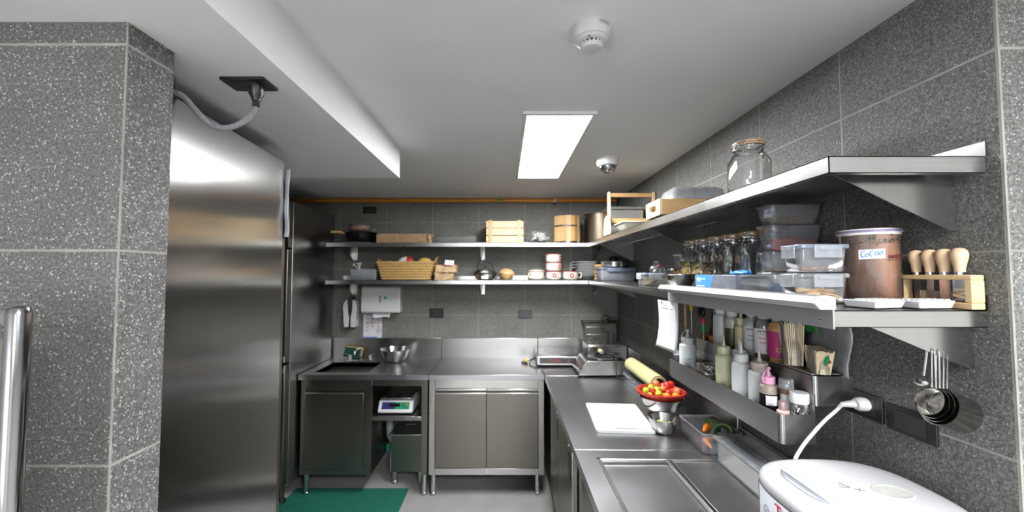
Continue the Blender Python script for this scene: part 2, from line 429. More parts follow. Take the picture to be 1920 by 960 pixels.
def led_panel(label, x0, x1, y0, y1, m, group=None, z=CE):
    cx, cy = (x0+x1)/2, (y0+y1)/2; a, b = (x1-x0)/2, (y1-y0)/2
    t = thing('ceiling_light', label, 'ceiling light', (cx, cy, z), group=group)
    f = MB(); g = .017
    for q in ((-a, a, -b, -b+g), (-a, a, b-g, b), (-a, -a+g, -b+g, b-g), (a-g, a, -b+g, b-g)): f.box(*q, -.012, 0)
    f.build('frame', M['whitepaint'], t)
    MB().box(-a+g, a-g, -b+g, b-g, -.008, -.001).build('diffuser', m, t)
led_panel('bright white rectangular light panel in the ceiling above the aisle', .078, .388, 1.655, 2.805, M['led'])
led_panel('added fill light panel, unseen behind the camera, nearest the kitchen', .45, 1.05, -1.1, -.5, M['led_fill'], 'fill lights added behind the camera')  # this panel and the next are unseen, added to light the kitchen
led_panel('added fill light panel, unseen behind the camera, farthest from the kitchen', .45, 1.05, -3.2, -2.6, M['led_fill'], 'fill lights added behind the camera')

struct(MB().box(-2.9, -.9, -4.199, -4.19, .85, 2.1).build('added_window', emit('fill glow in the window', (.93, .97, 1), WIN_FILL)))  # unseen window added for fill light and steel reflections
f = MB()
for q in ((-2.96, -2.9, .79, 2.16), (-.9, -.84, .79, 2.16), (-1.93, -1.87, .85, 2.1)): f.box(q[0], q[1], -4.199, -4.15, q[2], q[3])
for z in (.79, 2.1): f.box(-2.9, -.9, -4.199, -4.15, z, z+.06)
struct(f.build('added_window_frame', M['whitepaint']))  # frame of the added, unseen window

# smoke detector
t = thing('smoke_detector', 'round white smoke detector on the ceiling', 'smoke detector', (.240, 1.085, CE))
b = MB().lathe([(.050, 0), (.0515, -.003), (.0515, -.026), (.049, -.034), (.045, -.036)], 48); b.build('base', M['white'], t, smooth=30)
MB().lathe([(.045, -.035), (.041, -.040), (.033, -.043), (.031, -.043)], 48).build('collar', M['white'], t)
MB().lathe([(.026, -.040), (.026, -.052)], 32).build('sensor_chamber', M['blackink'], t)
f = MB()
for k in range(16):
    a = 2*PI*k/16; f.at(.029*math.cos(a), .029*math.sin(a), -.047, rz=a).box(-.002, .002, -.002, .002, -.006, .006)
f.build('vent_rib', M['white'], t)
MB().lathe([(.031, -.050), (.031, -.055), (.027, -.060), (.018, -.061)], 48).build('cap', M['white'], t)
MB().at(-.014, -.036, -.043).ball((0, 0, 0), .0022, 8, 6).build('indicator_lamp', M['black'], t)
f = MB()
for k in range(22):
    a = -1.35+k*.030
    for z in (-.006, -.0095, -.013): f.at(.0517*math.cos(a), .0517*math.sin(a), z, rz=a).box(-.0002, .0002, -.0006, .0005, -.0009, .0009)
f.at()
f.build('printed_marking', M['greyink'], t)
# dome camera
t = thing('security_camera', 'white dome security camera with dark lens on the ceiling', 'camera', (.603, 2.33, CE))
MB().lathe([(.060, 0), (.064, -.004), (.064, -.034), (.058, -.050), (.047, -.054)], 40).build('housing', M['white'], t)
MB().lathe([(.046, -.050), (.045, -.066), (.036, -.082), (.022, -.091), (.006, -.094)], 32).build('dome', clear('smoked dome', (.25, .26, .28), .02, gloss=.6, rough=.03, edge=.6), t)
MB().ball((0, -.008, -.064), .024, 16, 10).build('lens', M['blackglass'], t)
MB().lathe([(.056, -.0505), (.046, -.0545), (.046, -.052)], 32).build('trim_ring', M['black'], t)
# gas pipe
t = thing('gas_pipe', 'orange painted gas pipe running along the top of the back wall', 'pipe', (0, 3.6, 2.311))
MB().tube([(-1.9, 0, 0), (1.005, 0, 0)], .0165, 16).build('pipe', M['orange'], t)
f = MB().box(.437, .460, -.024, .059, .018, .024); f.box(.437, .460, -.024, -.019, -.035, .02); f.box(.437, .460, -.024, .059, -.035, -.022)
f.build('clamp', M['st'], t)
f = MB().mat(0).tube([(-.075, 0, 0), (-.015, 0, 0)], .0172, 16, caps=False); f.mat(1).text('LPG', .022, TM((-.052, -.0176, 0), (1, 0, 0), (0, 0, 1)), .0002, .0006)
f.prism([(-.028+.006*math.cos(q*.7), .002+.006*math.sin(q*.7)) for q in range(9)], 'y', -.0182, -.0170)
f.build('sticker', [plain('yellow sticker', (.42, .40, .03), .5), M['blackink']], t)
# plugs and outlets
def outlet(name, label, loc, wd, ht, facing, holes, group=None):
    """facing: 'y' looks to -y, 'x' looks to -x"""
    t = thing(name, label, 'power outlet', loc, 0 if facing == 'y' else -PI/2, group)
    MB().prism(rrect(-wd/2, wd/2, -ht/2, ht/2, .003), 'y', -.007, 0).build('cover_plate', M['black'], t, bev=.0012)
    f = MB().mat(0).prism(rrect(-wd*.3, wd*.3, -ht*.33, ht*.33, .002), 'y', -.0085, -.0065); f.mat(1)
    for hx in holes:
        for dx, dz in ((-.006, .004), (.006, .004), (0, -.008)):
            f.box(hx+dx-.0012, hx+dx+.0012, -.0088, -.0084, dz-.003, dz+.003)
    f.build('socket', [plain('socket black', (.03, .03, .033), .3), M['blackink']], t, bev=.0005)
    return t
outlet('wall_outlet', 'dark double power outlet on the back wall, left of centre', (-.616, ZB, 1.297), .128, .085, 'y', (-.02, .02), 'outlets on the back wall')
outlet('wall_outlet', 'dark double power outlet on the back wall, above the right cabinet', (.184, ZB, 1.287), .128, .075, 'y', (-.02, .02), 'outlets on the back wall')
outlet('wall_outlet', 'dark blank outlet plate high on the back wall near the pipe', (-1.233, ZB, 2.232), .122, .062, 'y', (-.02, .02), 'outlets on the back wall')
outlet('wall_outlet', 'black outlet on the right wall holding the white cooker plug', (XR, 1.155, 1.284), .116, .070, 'x', (0,), 'outlets on the right wall')
outlet('wall_outlet', 'black double outlet behind the hanging measuring cups', (XR, 1.024, 1.279), .126, .067, 'x', (-.022, .015), 'outlets on the right wall')
t = thing('soffit_outlet', 'black outlet plate on the underside of the soffit above the fridge', 'power outlet', (-.687, 1.062, SO))
MB().prism(rrect(-.058, .058, -.036, .036, .004), 'z', -.007, 0).build('cover_plate', M['black'], t, bev=.001)
MB().box(-.03, .03, -.02, .02, -.010, -.006).build('socket', M['black'], t, bev=.001)
t = thing('conduit_plug', 'black plug in the soffit outlet with grey corrugated hose to the fridge', 'plug')
MB().at(-.668, 1.062, 0).lathe([(.010, 2.118), (.0115, 2.125), (.0165, 2.134), (.0175, 2.157)], 16, ex=3).build('plug', M['black'], t)
f = MB().at(-.668, 1.062, 0)
f.lathe([(.0075, 2.100)]+[(.0078 if k % 2 else .0095, 2.102+k*.0025) for k in range(7)]+[(.009, 2.12)], 14); f.build('strain_relief', M['rubber'], t)
pts = curve([(-.668, 1.062, 2.104), (-.672, 1.06, 2.085), (-.692, 1.055, 2.060), (-.732, 1.05, 2.040), (-.772, 1.04, 2.044), (-.810, 1.03, 2.085), (-.838, 1.02, 2.116), (-.885, 1.02, 2.121), (-.915, 1.03, 2.122)], 26)
MB().tube(pts, [.0075 if k % 3 else .0062 for k in range(len(pts))], 12).build('corrugated_hose', plain('grey hose', (.26, .26, .28), .5), t)

# ---------------------------------------------------------------- refrigerators and left foreground
t = thing('tall_refrigerator', 'tall stainless steel refrigerator behind the granite pillar', 'refrigerator', (-.886, 1.603, 0), math.radians(4.4))
MB().box(-.50, 0, -.645, 0, .12, 2.105).build('cabinet', M['st_v'], t, bev=.004)
f = MB().box(-.495, -.01, .001, .045, .12, 1.80); f.build('door', M['st_dark'], t, bev=.006)
for x, y in ((-.05, -.05), (-.45, -.05), (-.05, -.6), (-.45, -.6)): MB().at(x, y).lathe([(.025, 0), (.025, .02), (.018, .025), (.018, .12)], 14).build('foot', M['st_dark'], t)
f = MB().grid(lambda u, v: (.001+.017*u+.002*math.sin(v*9), .004+.003*math.sin(v*13+u), 1.80+.275*v), 3, 24)
tag(f.build('plastic_sheet', plain('grey sheet', (.50, .53, .57), .4), None, (-.886, 1.603, 0), math.radians(4.4), solid=.001), 'pale grey plastic sheet hanging at the far edge of the tall refrigerator', 'sheet')
t = thing('upright_refrigerator', 'dark stainless upright refrigerator at the left end of the sink counter', 'refrigerator', (-1.545, 2.93, 0))
MB().box(-.72, 0, 0, .715, .14, 2.18).build('cabinet', M['st_h'], t, bev=.004)
MB().box(-.715, -.002, -.05, -.001, 1.84, 2.18).build('top_panel', M['st_dark'], t, bev=.004)
for z0, z1 in ((1.02, 1.83), (.16, 1.005)):
    d = MB().box(-.715, -.004, -.06, -.001, z0, z1).build('door', M['st_dark'], t, bev=.006)
    MB().box(-.03, -.008, -.075, -.061, z0+.01 if z0 > 1 else z1-.05, z0+.05 if z0 > 1 else z1-.01).build('hinge', M['chrome'], d, bev=.002)
for x, y in ((-.06, .04), (-.66, .04), (-.06, .65), (-.66, .65)): MB().at(x, y).lathe([(.028, 0), (.028, .03), (.016, .035), (.016, .14)], 14).build('foot', M['st_dark'], t)
t = thing('tube_stand', 'polished steel tube stand rising at the left foreground', 'stand', (-.722, .60, 0))
MB().at(.002).lathe([(.014, 0), (.014, 1.594), (.011, 1.603), (.004, 1.606)], 28).build('post', M['polished'], t)
MB().at(-.24).lathe([(.014, 0), (.014, 1.594), (.011, 1.603), (.004, 1.606)], 28).build('post', M['polished'], t)
MB().tube([(-.228, 0, 1.589), (-.010, 0, 1.589)], .0145, 20).build('top_rail', M['st'], t)
MB().box(-.226, -.012, .004, .010, .3, 1.556).build('infill_panel', M['st_dark'], t)

# ---------------------------------------------------------------- back counters
CT = .90
def leg(parent, x, y, h=.16):
    b = MB().at(x, y); b.lathe([(.013, 0), (.019, .004), (.019, .022), (.0155, .026), (.0155, .034), (.019, .036), (.019, .05), (.0185, h)], 18)
    return b.build('leg', M['st'], parent)
sink = thing('sink_cabinet', 'stainless sink cabinet with closed door and open shelf bay', 'cabinet', (0, 0, 0))
# worktop with a hole
hx0, hx1, hy0, hy1 = -1.452, -1.045, 3.112, 3.452
f = MB()
for q in ((-1.535, hx0, 3.03, 3.64), (hx1, -.5695, 3.03, 3.64), (hx0, hx1, 3.03, hy0), (hx0, hx1, hy1, 3.64)): f.box(*q, .862, CT)
f.build('worktop', M['st_top'], sink, smooth=30)
f = MB(); zb = .70; q = .02
f.grid(lambda u, v: (hx0+(hx1-hx0)*u, hy0+(hy1-hy0)*v, zb+.004*abs(u-.5)), 6, 6)
for (ax, ay, bx, by) in ((hx0, hy0, hx1, hy0), (hx1, hy0, hx1, hy1), (hx1, hy1, hx0, hy1), (hx0, hy1, hx0, hy0)):
    f.add([(ax, ay, CT), (bx, by, CT), (bx, by, zb), (ax, ay, zb)], [(0, 1, 2, 3)])
f.build('basin', M['st'], sink)
MB().at(-1.25, 3.28, zb+.003).lathe([(.045, 0), (.045, .003), (.03, .001), (.02, -.001)], 24).build('drain', M['chrome'], sink)
MB().box(-1.535, -.5695, 3.64, 3.658, .86, 1.076).build('splashback', M['st_h'], sink, bev=.003)
f = MB().box(-1.50, -.995, 3.075, 3.6, .16, .861); f.build('cupboard', M['st_dark'], sink)
f = MB().box(-1.555+.03, -1.497, 3.055, 3.075, .16, .861); f.box(-1.053, -.995, 3.055, 3.075, .16, .861); f.box(-1.497, -1.053, 3.055, 3.075, .16, .199)
f.box(-1.497, -1.053, 3.060, 3.075, .775, .861); f.box(-.995, -.622, 3.055, 3.075, .812, .861); f.box(-.622, -.578, 3.055, 3.6, .16, .861); f.box(-.995, -.622, 3.585, 3.60, .16, .861)
f.build('frame', M['st_dark'], sink, bev=.0015)
d = MB().box(-1.494, -1.056, 3.052, 3.0745, .202, .752).build('door', M['st_dark'], sink, bev=.002)
MB().box(-1.494, -1.056, 3.046, 3.056, .753, .764).build('door_pull', M['st_lip'], d, bev=.002)
MB().box(-.994, -.6225, 3.058, 3.584, .555, .585).build('shelf', M['st'], sink, bev=.002)
for x in (-1.485, -.602):
    for y in (3.085, 3.56): leg(sink, x, y)

cab = thing('base_cabinet', 'stainless base cabinet with two doors between sink and corner', 'cabinet', (0, 0, 0))
MB().box(-.5665, .2955, 3.03, 3.64, .862, CT).build('worktop', M['st_top'], cab, bev=.002)
MB().box(-.5665, .2955, 3.64, 3.658, .86, 1.076).build('splashback', M['st_h'], cab, bev=.003)
MB().box(-.545, .275, 3.078, 3.6, .16, .861).build('cupboard', M['st_dark'], cab)
f = MB().box(-.565, -.522, 3.055, 3.0775, .16, .861); f.box(.252, .294, 3.055, 3.0775, .16, .861); f.box(-.522, .252, 3.055, 3.0775, .16, .207); f.box(-.522, .252, 3.06, 3.0775, .792, .861)
f.build('frame', M['st'], cab, bev=.0015)
for x0, x1 in ((-.519, -.138), (-.134, .249)):
    d = MB().box(x0, x1, 3.052, 3.0775, .211, .752).build('door', M['st_dark'], cab, bev=.002)
    MB().box(x0, x1, 3.046, 3.056, .753, .763).build('door_pull', M['st_lip'], d, bev=.002)
    MB().box(x0, x1, 3.056, 3.0777, .776, .790).build('door_top_rail', M['st_lip'], d, bev=.002)
for x in (-.534, .246):
    for y in (3.085, 3.56): leg(cab, x, y)

# right-hand counters
rc = thing('corner_worktop', 'stainless corner worktop carrying the induction hobs', 'worktop', (0, 0, 0))
MB().box(.2985, .998, 3.008, 3.64, .862, CT).build('worktop', M['st_top'], rc, bev=.002)
MB().box(.2985, .998, 3.64, 3.658, .86, 1.076).build('splashback', M['st_h'], rc, bev=.003)
MB().box(.9985, 1.018, 3.008, 3.638, .86, 1.060).build('splashback', M['st_h'], rc, bev=.003)
MB().box(.345, .99, 3.02, 3.63, .01, .861).build('base_unit', M['st_dark'], rc)
pc = thing('prep_counter', 'stainless counter with locker doors under the white cutting board', 'counter', (0, 0, 0))
MB().box(.2985, .998, 1.757, 3.004, .862, CT).build('worktop', M['st_top'], pc, bev=.002)
MB().box(.9985, 1.018, 1.757, 3.004, .86, 1.060).build('splashback', M['st_h'], pc, bev=.003)
MB().box(.34, .99, 1.757, 3.004, .12, .861).build('base_unit', M['st_dark'], pc)
for y0, y1 in ((2.40, 2.86), (1.93, 2.385)):
    d = MB().box(.322, .3395, y0, y1, .16, .835).build('door', M['st_dark'], pc, bev=.002)
    f = MB().at(.3215, y0+.11, .70); f.prism(rrect(-.035, .035, -.055, .055, .012), 'x', -.002, .001); f.build('recessed_pull', M['black'], d)
    MB().at(.3215, y0+.13, .795, ry=-PI/2).lathe([(.010, -.001), (.010, .004), (.006, .006)], 16).build('lock', M['chrome'], d)
MB().box(.310, .335, 1.895, 1.92, .12, .86).build('upright', M['st'], pc, bev=.003)
for y in (1.80, 2.96):
    for x in (.37, .95): leg(pc, x, y, .12)
fc = thing('chilled_counter', 'stainless counter with sunken sliding lids beside the rice cooker', 'counter', (0, 0, 0))
wx0, wx1, wy0, wy1 = .376, .862, .80, 1.684
f = MB()
for q in ((.2985, wx0, .70, 1.753), (wx1, .998, .70, 1.753), (wx0, wx1, wy1, 1.753), (wx0, wx1, .70, wy0)): f.box(*q, .862, CT)
f.box(wx0, wx1, wy0, wy1, .862, .872)
f.build('worktop', M['st_top'], fc, smooth=30)
f = MB()
f.box(wx0, wx0+.016, wy0, wy1-.001, .8721, .9015); f.box(wx0, wx1, wy1-.016, wy1-.0005, .8721, .9015); f.box(.655, .664, wy0, wy1-.016, .8721, .9025); f.box(.672, .678, wy0, wy1-.016, .8721, .9015)
f.build('lid_frame', M['st_lip'], fc, bev=.0025)
MB().box(wx0+.017, .654, wy0+.005, wy1-.03, .8722, .886).build('lid', M['st_top'], fc, bev=.003)
MB().box(.679, wx1-.002, wy0+.005, wy1-.018, .8722, .893).build('lid', M['st_top'], fc, bev=.003)
MB().box(.9985, 1.018, .82, 1.753, .86, 1.000).build('splashback', M['st_h'], fc, bev=.003)
MB().box(.34, .99, .72, 1.753, .12, .861).build('base_unit', M['st_dark'], fc)
for y0, y1 in ((1.29, 1.73), (.80, 1.27)): MB().box(.322, .3395, y0, y1, .16, .835).build('door', M['st_dark'], fc, bev=.002)
for y in (.76, 1.70):
    for x in (.37, .95): leg(fc, x, y, .12)

# ---------------------------------------------------------------- wall shelves
def zlo(y): return 1.5765+.0085*(y-.85)        # lower right shelf top, it rises slightly
def ztop(y): return 1.902+.0022*(y-.85)
def bracket_x(parent, y, zt, x0, drop, th=.003):
    MB().prism([(x0, zt), (XR-.001, zt), (XR-.001, zt-drop), (XR-.02, zt-drop+.002)], 'y', y-th, y).build('bracket', M['st_br'], parent)
def bracket_y(parent, x, zt, y0, drop):
    f = MB().prism([(y0, zt), (ZB-.001, zt), (ZB-.001, zt-drop), (ZB-.03, zt-drop+.002)], 'x', x-.003, x); f.box(x-.003, x+.03, ZB-.004, ZB-.001, zt-drop, zt)
    f.build('bracket', M['st_br'], parent)
# upper right
us = thing('wall_shelf', 'upper stainless steel shelf along the right wall', 'shelf', (0, 0, 0), group='steel wall shelves')
f = MB()
def slab(f, x0, x1, y0, y1, zf, lip, up=.03):
    za, zb_ = zf(y0), zf(y1)
    def q(xa, xb, ya, yb, lo, hi):
        a, b_ = zf(ya), zf(yb)
        f.add([(xa, ya, a+lo), (xb, ya, a+lo), (xb, yb, b_+lo), (xa, yb, b_+lo), (xa, ya, a+hi), (xb, ya, a+hi), (xb, yb, b_+hi), (xa, yb, b_+hi)],
              [(0, 3, 2, 1), (4, 5, 6, 7), (0, 1, 5, 4), (1, 2, 6, 5), (2, 3, 7, 6), (3, 0, 4, 7)])
    q(x0, x1, y0, y1, -.002, 0); q(x0, x0+.002, y0, y1, -lip, 0); q(x0, x1-.005, y0, y0+.002, -lip, 0)
    q(x0, x0+.018, y0, y1, -lip, -lip+.0015); q(x0+.002, x1-.005, y0, y0+.018, -lip, -lip+.0015)
slab(f, .684, XR-.001, .84, 3.309, ztop, .036)
f.build('shelf_board', M['st_lip'], us, smooth=30)
MB().box(XR-.0042, XR-.0012, .84, 3.309, ztop(.84)+.0002, ztop(.84)+.032).build('upstand', M['st_br'], us)
for y in (.905, 2.03, 3.17): bracket_x(us, y, ztop(y)-.003, .70, .15)
ls = thing('wall_shelf', 'lower stainless steel shelf along the right wall', 'shelf', (0, 0, 0), group='steel wall shelves')
f = MB(); slab(f, .688, XR-.001, .85, 3.309, zlo, .036, .034); f.build('shelf_board', M['st_shade'], ls, smooth=30)
MB().prism([(.85, zlo(.85)+.0002), (3.309, zlo(3.309)+.0002), (3.309, zlo(3.309)+.034), (.858, zlo(.85)+.036), (.85, zlo(.85)+.028)], 'x', XR-.0042, XR-.0012).build('upstand', M['st_br'], ls)
for y in (.885, 3.17): bracket_x(ls, y, zlo(y)-.003, .71, .125)
def back_shelf(label, z, x1):
    t = thing('wall_shelf', label, 'shelf', (0, 0, 0), group='steel wall shelves')
    f = MB().box(-1.475, x1, 3.311, ZB-.001, z-.002, z); f.box(-1.475, .684, 3.311, 3.313, z-.034, z); f.box(-1.475, .684, 3.311, 3.33, z-.034, z-.032)
    f.box(-1.475, -1.473, 3.313, ZB-.001, z-.034, z); f.box(-1.475, x1, ZB-.004, ZB-.001, z, z+.03)
    f.build('shelf_board', M['st_lip'], t, smooth=30)
    for x in (-1.366, -.21, .80): bracket_y(t, x, z-.003, 3.36, .13)
ZU, ZL = 1.908, 1.599
back_shelf('upper stainless steel shelf along the back wall', ZU, XR-.002)
back_shelf('lower stainless steel shelf along the back wall', ZL, XR-.002)

# order rail on the lower shelf edge
t = thing('ticket_rail', 'aluminium order rail screwed to the lower right shelf edge', 'rail', (0, 0, 0))
MB().prism([(.683, 1.538), (.687, 1.538), (.687, 1.604), (.668, 1.6085), (.650, 1.6065), (.641, 1.592), (.652, 1.580), (.655, 1.580), (.645, 1.591), (.653, 1.603), (.668, 1.605), (.683, 1.600)], 'y', .842, 1.690).build('profile', M['alu'], t, bev=.0006, smooth=30)
MB().prism([(.6405, 1.592), (.652, 1.579), (.684, 1.579), (.684, 1.6045), (.668, 1.609), (.650, 1.607)], 'y', .834, .8415).build('end_cap', M['white'], t, bev=.0015)
for y in (.875, 1.22, 1.58):
    b = MB().at(.683, y, 1.556, ry=-PI/2); b.lathe([(.0045, 0), (.0045, .0012), (.0025, .0024)], 12); b.build('screw', M['chrome'], t)
# stepped condiment rack
t = thing('condiment_rack', 'stepped stainless steel trough rack on the right wall holding sauce bottles', 'rack', (0, 0, 0))
def trough(x0, x1, y0, y1, z0, z1):
    f = MB(); r = .012; th = .0015
    pts = [(x1, y0)]+[(x0+r-r*math.sin(a), y0+r-r*math.cos(a)) for a in [PI/2*i/5 for i in range(6)]]
    pts += [(x0, y1), (x1, y1)]
    for i in range(len(pts)-1):
        a, b = pts[i], pts[i+1]; d = Vector((b[1]-a[1], -(b[0]-a[0]), 0)).normalized()*th
        f.add([(a[0], a[1], z0), (b[0], b[1], z0), (b[0], b[1], z1), (a[0], a[1], z1), (a[0]-d.x, a[1]-d.y, z0), (b[0]-d.x, b[1]-d.y, z0), (b[0]-d.x, b[1]-d.y, z1), (a[0]-d.x, a[1]-d.y, z1)],
              [(0, 1, 2, 3), (7, 6, 5, 4), (3, 2, 6, 7), (0, 4, 5, 1)])
    f.box(x0+.002, x1, y0+.002, y1, z0, z0+.0015)
    return f
trough(.800, .900, 1.187, 1.966, 1.160, 1.245).build('lower_trough', M['st_h'], t, smooth=40)
f = trough(.902, .985, 1.190, 1.905, 1.268, 1.354); f.build('upper_trough', M['st_h'], t, smooth=40)
f = MB().box(.900, .902, 1.187, 1.966, 1.160, 1.30); f.box(.985, 1.019, 1.190, 1.905, 1.268, 1.354)
f.build('back_panel', M['st'], t)
for y in (1.35, 1.80): MB().box(.902, 1.019, y, y+.02, 1.20, 1.224).build('bracket', M['st'], t)

# ---------------------------------------------------------------- things on the back wall
t = thing('paper_towel_dispenser', 'white paper towel dispenser on the back wall with a towel hanging out', 'dispenser', (-1.09, ZB, 1.43))
b = MB().prism([(-.125, -.115), (-.105, -.125), (0, -.118), (0, .125), (-.085, .125), (-.112, .105)], 'x', -.172, .172)
b.build('housing', M['white'], t, bev=.012, seg=3)
MB().prism([(a*.009, c) for a, c in [(math.cos(q*PI/8), .022*math.sin(q*PI/8)+(.012 if math.sin(q*PI/8) > 0 else -.012)) for q in range(16)]], 'y', -.1270, -.120).build('level_window', M['greyink'], t)
f = MB().mat(0).prism([(.045+.010*math.cos(q*.8), .012+.016*math.sin(q*.8)) for q in range(8)], 'y', -.1262, -.118); f.mat(1)
for q in range(4): f.box(.062+.010*q, .068+.010*q, -.1262, -.1255, .004, .010)
f.build('logo', [plain('teal print', (.02, .30, .24), .5), M['greyink']], t)
MB().grid(lambda u, v: (-.08+.16*u+.01*v*(1-2*u), -.075-.03*v*math.sin(2+u), -.118-.045*v-.006*math.sin(u*7)*v), 12, 4).build('towel', M['paper'], t, solid=.001)
t = thing('soap_dispenser', 'white and black soap dispenser left of the paper towel dispenser', 'dispenser', (-1.370, ZB, 1.305))
for s in (-1, 1):
    MB().prism([(s*.010, -.125), (s*.050, -.125), (s*.062, .06), (s*.045, .105), (s*.022, .118), (s*.020, .02), (s*.006, -.045)], 'y', -.085, 0).build('shell', M['white'], t, bev=.003)
MB().prism([(-.040, -.135), (.040, -.135), (.034, -.11), (.016, .03), (.022, .118), (.008, .145), (-.008, .145), (-.022, .118), (-.016, .03), (-.034, -.11)], 'y', -.080, -.001).build('core', M['black'], t, bev=.004)
MB().prism([(-.006, -.04), (.006, -.04), (.012, .04), (.006, .06), (-.006, .06), (-.012, .04)], 'y', -.078, -.07).build('sight_glass', M['greyink'], t, bev=.001)
f = MB()
for q in range(4): f.box(.018+.006*q, .022+.006*q, -.0857, -.0848, -.092, -.087); f.build('logo', M['ink_l'], t)
# hand-washing poster: coloured blobs in rows
f = MB().mat(0).box(-.084, .084, -.002, 0, -.108, .108); f.mat(1).box(-.082, .04, -.0026, -.0018, -.107, -.100)
for r in range(4):
    for c in range(3):
        cx, cz = -.05+.05*c, .065-.036*r
        if r == 3 and c == 1: continue
        f.mat(2)
        for q in range(3):
            a = random.uniform(0, 6.28); f.prism([(cx+.008*math.cos(a)+.008*math.cos(p*.9), cz+.004*math.sin(a)+.006*math.sin(p*.9)) for p in range(7)], 'y', -.0026-.0002*q, -.0018)
        f.mat(3).box(cx-.018, cx+.012, -.0026, -.0018, cz-.014, cz-.0125)
        f.box(cx-.020, cx-.016, -.0026, -.0018, cz+.008, cz+.012)
f.mat(1).box(.054, .056, -.0028, -.0018, -.045, -.034).box(.054, .062, -.0028, -.0018, -.046, -.044)
f.tube([(.055+.02*math.cos(q*PI/8), -.0025, -.045+.02*math.sin(q*PI/8)) for q in range(16)], .0016, 5, closed=True)
f.mat(3).box(-.07, .07, -.0028, -.0018, .090, .098)
tag(f.build('hand_washing_poster', [M['paper'], M['ink'], plain('skin print', (.62, .36, .22), .7), M['ink_l']], None, (-1.191, ZB-.0005, 1.184)), 'small blue and white hand washing poster under the towel dispenser', 'poster')

# ---------------------------------------------------------------- back wall, upper shelf
t = thing('frying_pan', 'dark round pan with a wooden handle at the left end of the upper shelf', 'pan', (-1.238, 3.47, ZU+.006))
MB().lathe([(.070, .001), (.100, .010), (.124, .045), (.133, .088), (.135, .090), (.131, .090), (.121, .046), (.097, .013), (.01, .006)], 36).build('bowl', M['iron'], t)
MB().tube(curve([(-.125, -.03, .080), (-.17, -.05, .093), (-.235, -.065, .092)], 5), [.006]*3+[.012]*8, 10).build('handle', M['oak'], t)
tag(MB().lathe([(.01, 0), (.13, 0), (.148, .004), (.147, .0055), (.128, .002), (.01, .002)], 40).build('plate', M['white'], None, (-1.24, 3.47, ZU)), 'white plate under the dark pan on the upper shelf', 'plate')
t = thing('meat_bag', 'clear bag of pink sausage meat heaped on the dark pan', 'bag', (-1.225, 3.47, ZU+.112))
b = MB(); b.ball((-.03, 0, .025), .062, 18, 12, (1.4, .9, .5), .06); b.build('filling', plain('pink meat', (.66, .30, .24), .5, var=.4, vs=14), t)
b = MB(); b.ball((-.025, 0, .027), .07, 18, 12, (1.45, 1, .58), .10); b.at(.085, 0, .012, ry=.3).ball((0, 0, 0), .03, 10, 7, (1.4, 1, .6), .2); b.build('wrap', M['film2'], t, smooth=20)
def crumple(x0, x1, y0, y1, z1, amp, nx=14, name=None):
    f = MB(); rnd = random.Random(int(abs(x0)*999)+3)
    J = {}
    def j(i, k, l):
        if (i, k, l) not in J: J[(i, k, l)] = tuple(rnd.uniform(-amp, amp) for _ in range(3))
        return J[(i, k, l)]
    ny, nz = 4, 3
    def P(i, k, l):
        a, b, c = j(i, k, l); return (x0+(x1-x0)*i/nx+a, y0+(y1-y0)*k/ny+b, max(0, z1*l/nz+(c if l else 0)))
    idx = {}; vs = []; fs = []
    def vid(i, k, l):
        if (i, k, l) not in idx: idx[(i, k, l)] = len(vs); vs.append(P(i, k, l))
        return idx[(i, k, l)]
    for i in range(nx):
        for k in range(ny):
            for l in (0, nz): fs.append((vid(i, k, l), vid(i+1, k, l), vid(i+1, k+1, l), vid(i, k+1, l)))
        for l in range(nz):
            for k in (0, ny): fs.append((vid(i, k, l), vid(i+1, k, l), vid(i+1, k, l+1), vid(i, k, l+1)))
    for k in range(ny):
        for l in range(nz):
            for i in (0, nx): fs.append((vid(i, k, l), vid(i, k+1, l), vid(i, k+1, l+1), vid(i, k, l+1)))
    return f.add(vs, fs)
t = thing('paper_parcel', 'long flat brown paper parcel on the upper back shelf', 'parcel', (0, 0, ZU))
crumple(-1.08, -.66, 3.38, 3.60, .082, .003).build('wrapped_pack', M['kraft'], t, smooth=25)
crumple(-.655, -.615, 3.39, 3.58, .078, .014, 3).build('folded_end', plain('kraft paper fold', (.50, .35, .20), .7, var=.2, bmp=.4, bs=40), t, smooth=20)
t = thing('foil_tray', 'grey foil tray wrapped in plastic between the parcel and the crate', 'tray', (-.410, 3.48, ZU))
MB().box(-.175, .175, -.10, .10, 0, .058, .015, .012).build('tray', M['st_dark'], t, bev=.004)
crumple(-.19, .175, -.11, .11, .064, .005, 12).build('film', M['film2'], t, smooth=20)
# crate of slats
t = thing('wooden_crate', 'pale wooden slatted crate on the upper back shelf', 'crate', (.001, 3.34, ZU))
for y, nm in ((0, 'front_slat'), (.208, 'back_slat')):
    for k in range(3): MB().box(-.155, .155, y, y+.010, .004+k*.062, .0595+k*.062).build(nm, M['pine'], t, bev=.0015)
for x in (-.155, .145):
    for k in range(3): MB().box(x, x+.010, .0105, .2075, .004+k*.062, .0595+k*.062).build('side_slat', M['pine'], t, bev=.0015)
for x in (-.135, .105):
    for y in (-.009, .2185): MB().box(x, x+.030, y, y+.0085, .002, .190).build('batten', M['batten'], t, bev=.0015)
MB().box(-.14, .14, .011, .207, .004, .012).build('bottom', M['pine'], t)
t = thing('plastic_bag', 'clear bag of small white packets between the crate and the barrel', 'bag', (.287, 3.45, ZU))
b = MB()
for k in range(26):
    a = random.uniform(0, 6.28); r = random.uniform(0, .07); z = random.uniform(.02, .085)*(1-r*5)
    b.at(r*1.3*math.cos(a), r*math.sin(a), z+.004+.018, random.random()*3, random.random()*3, random.random()*3).box(-.019, .019, -.013, .013, -.006, .006)
b.build('packets', plain('packet', (.88, .86, .80), .5, var=.15), t, bev=.003)
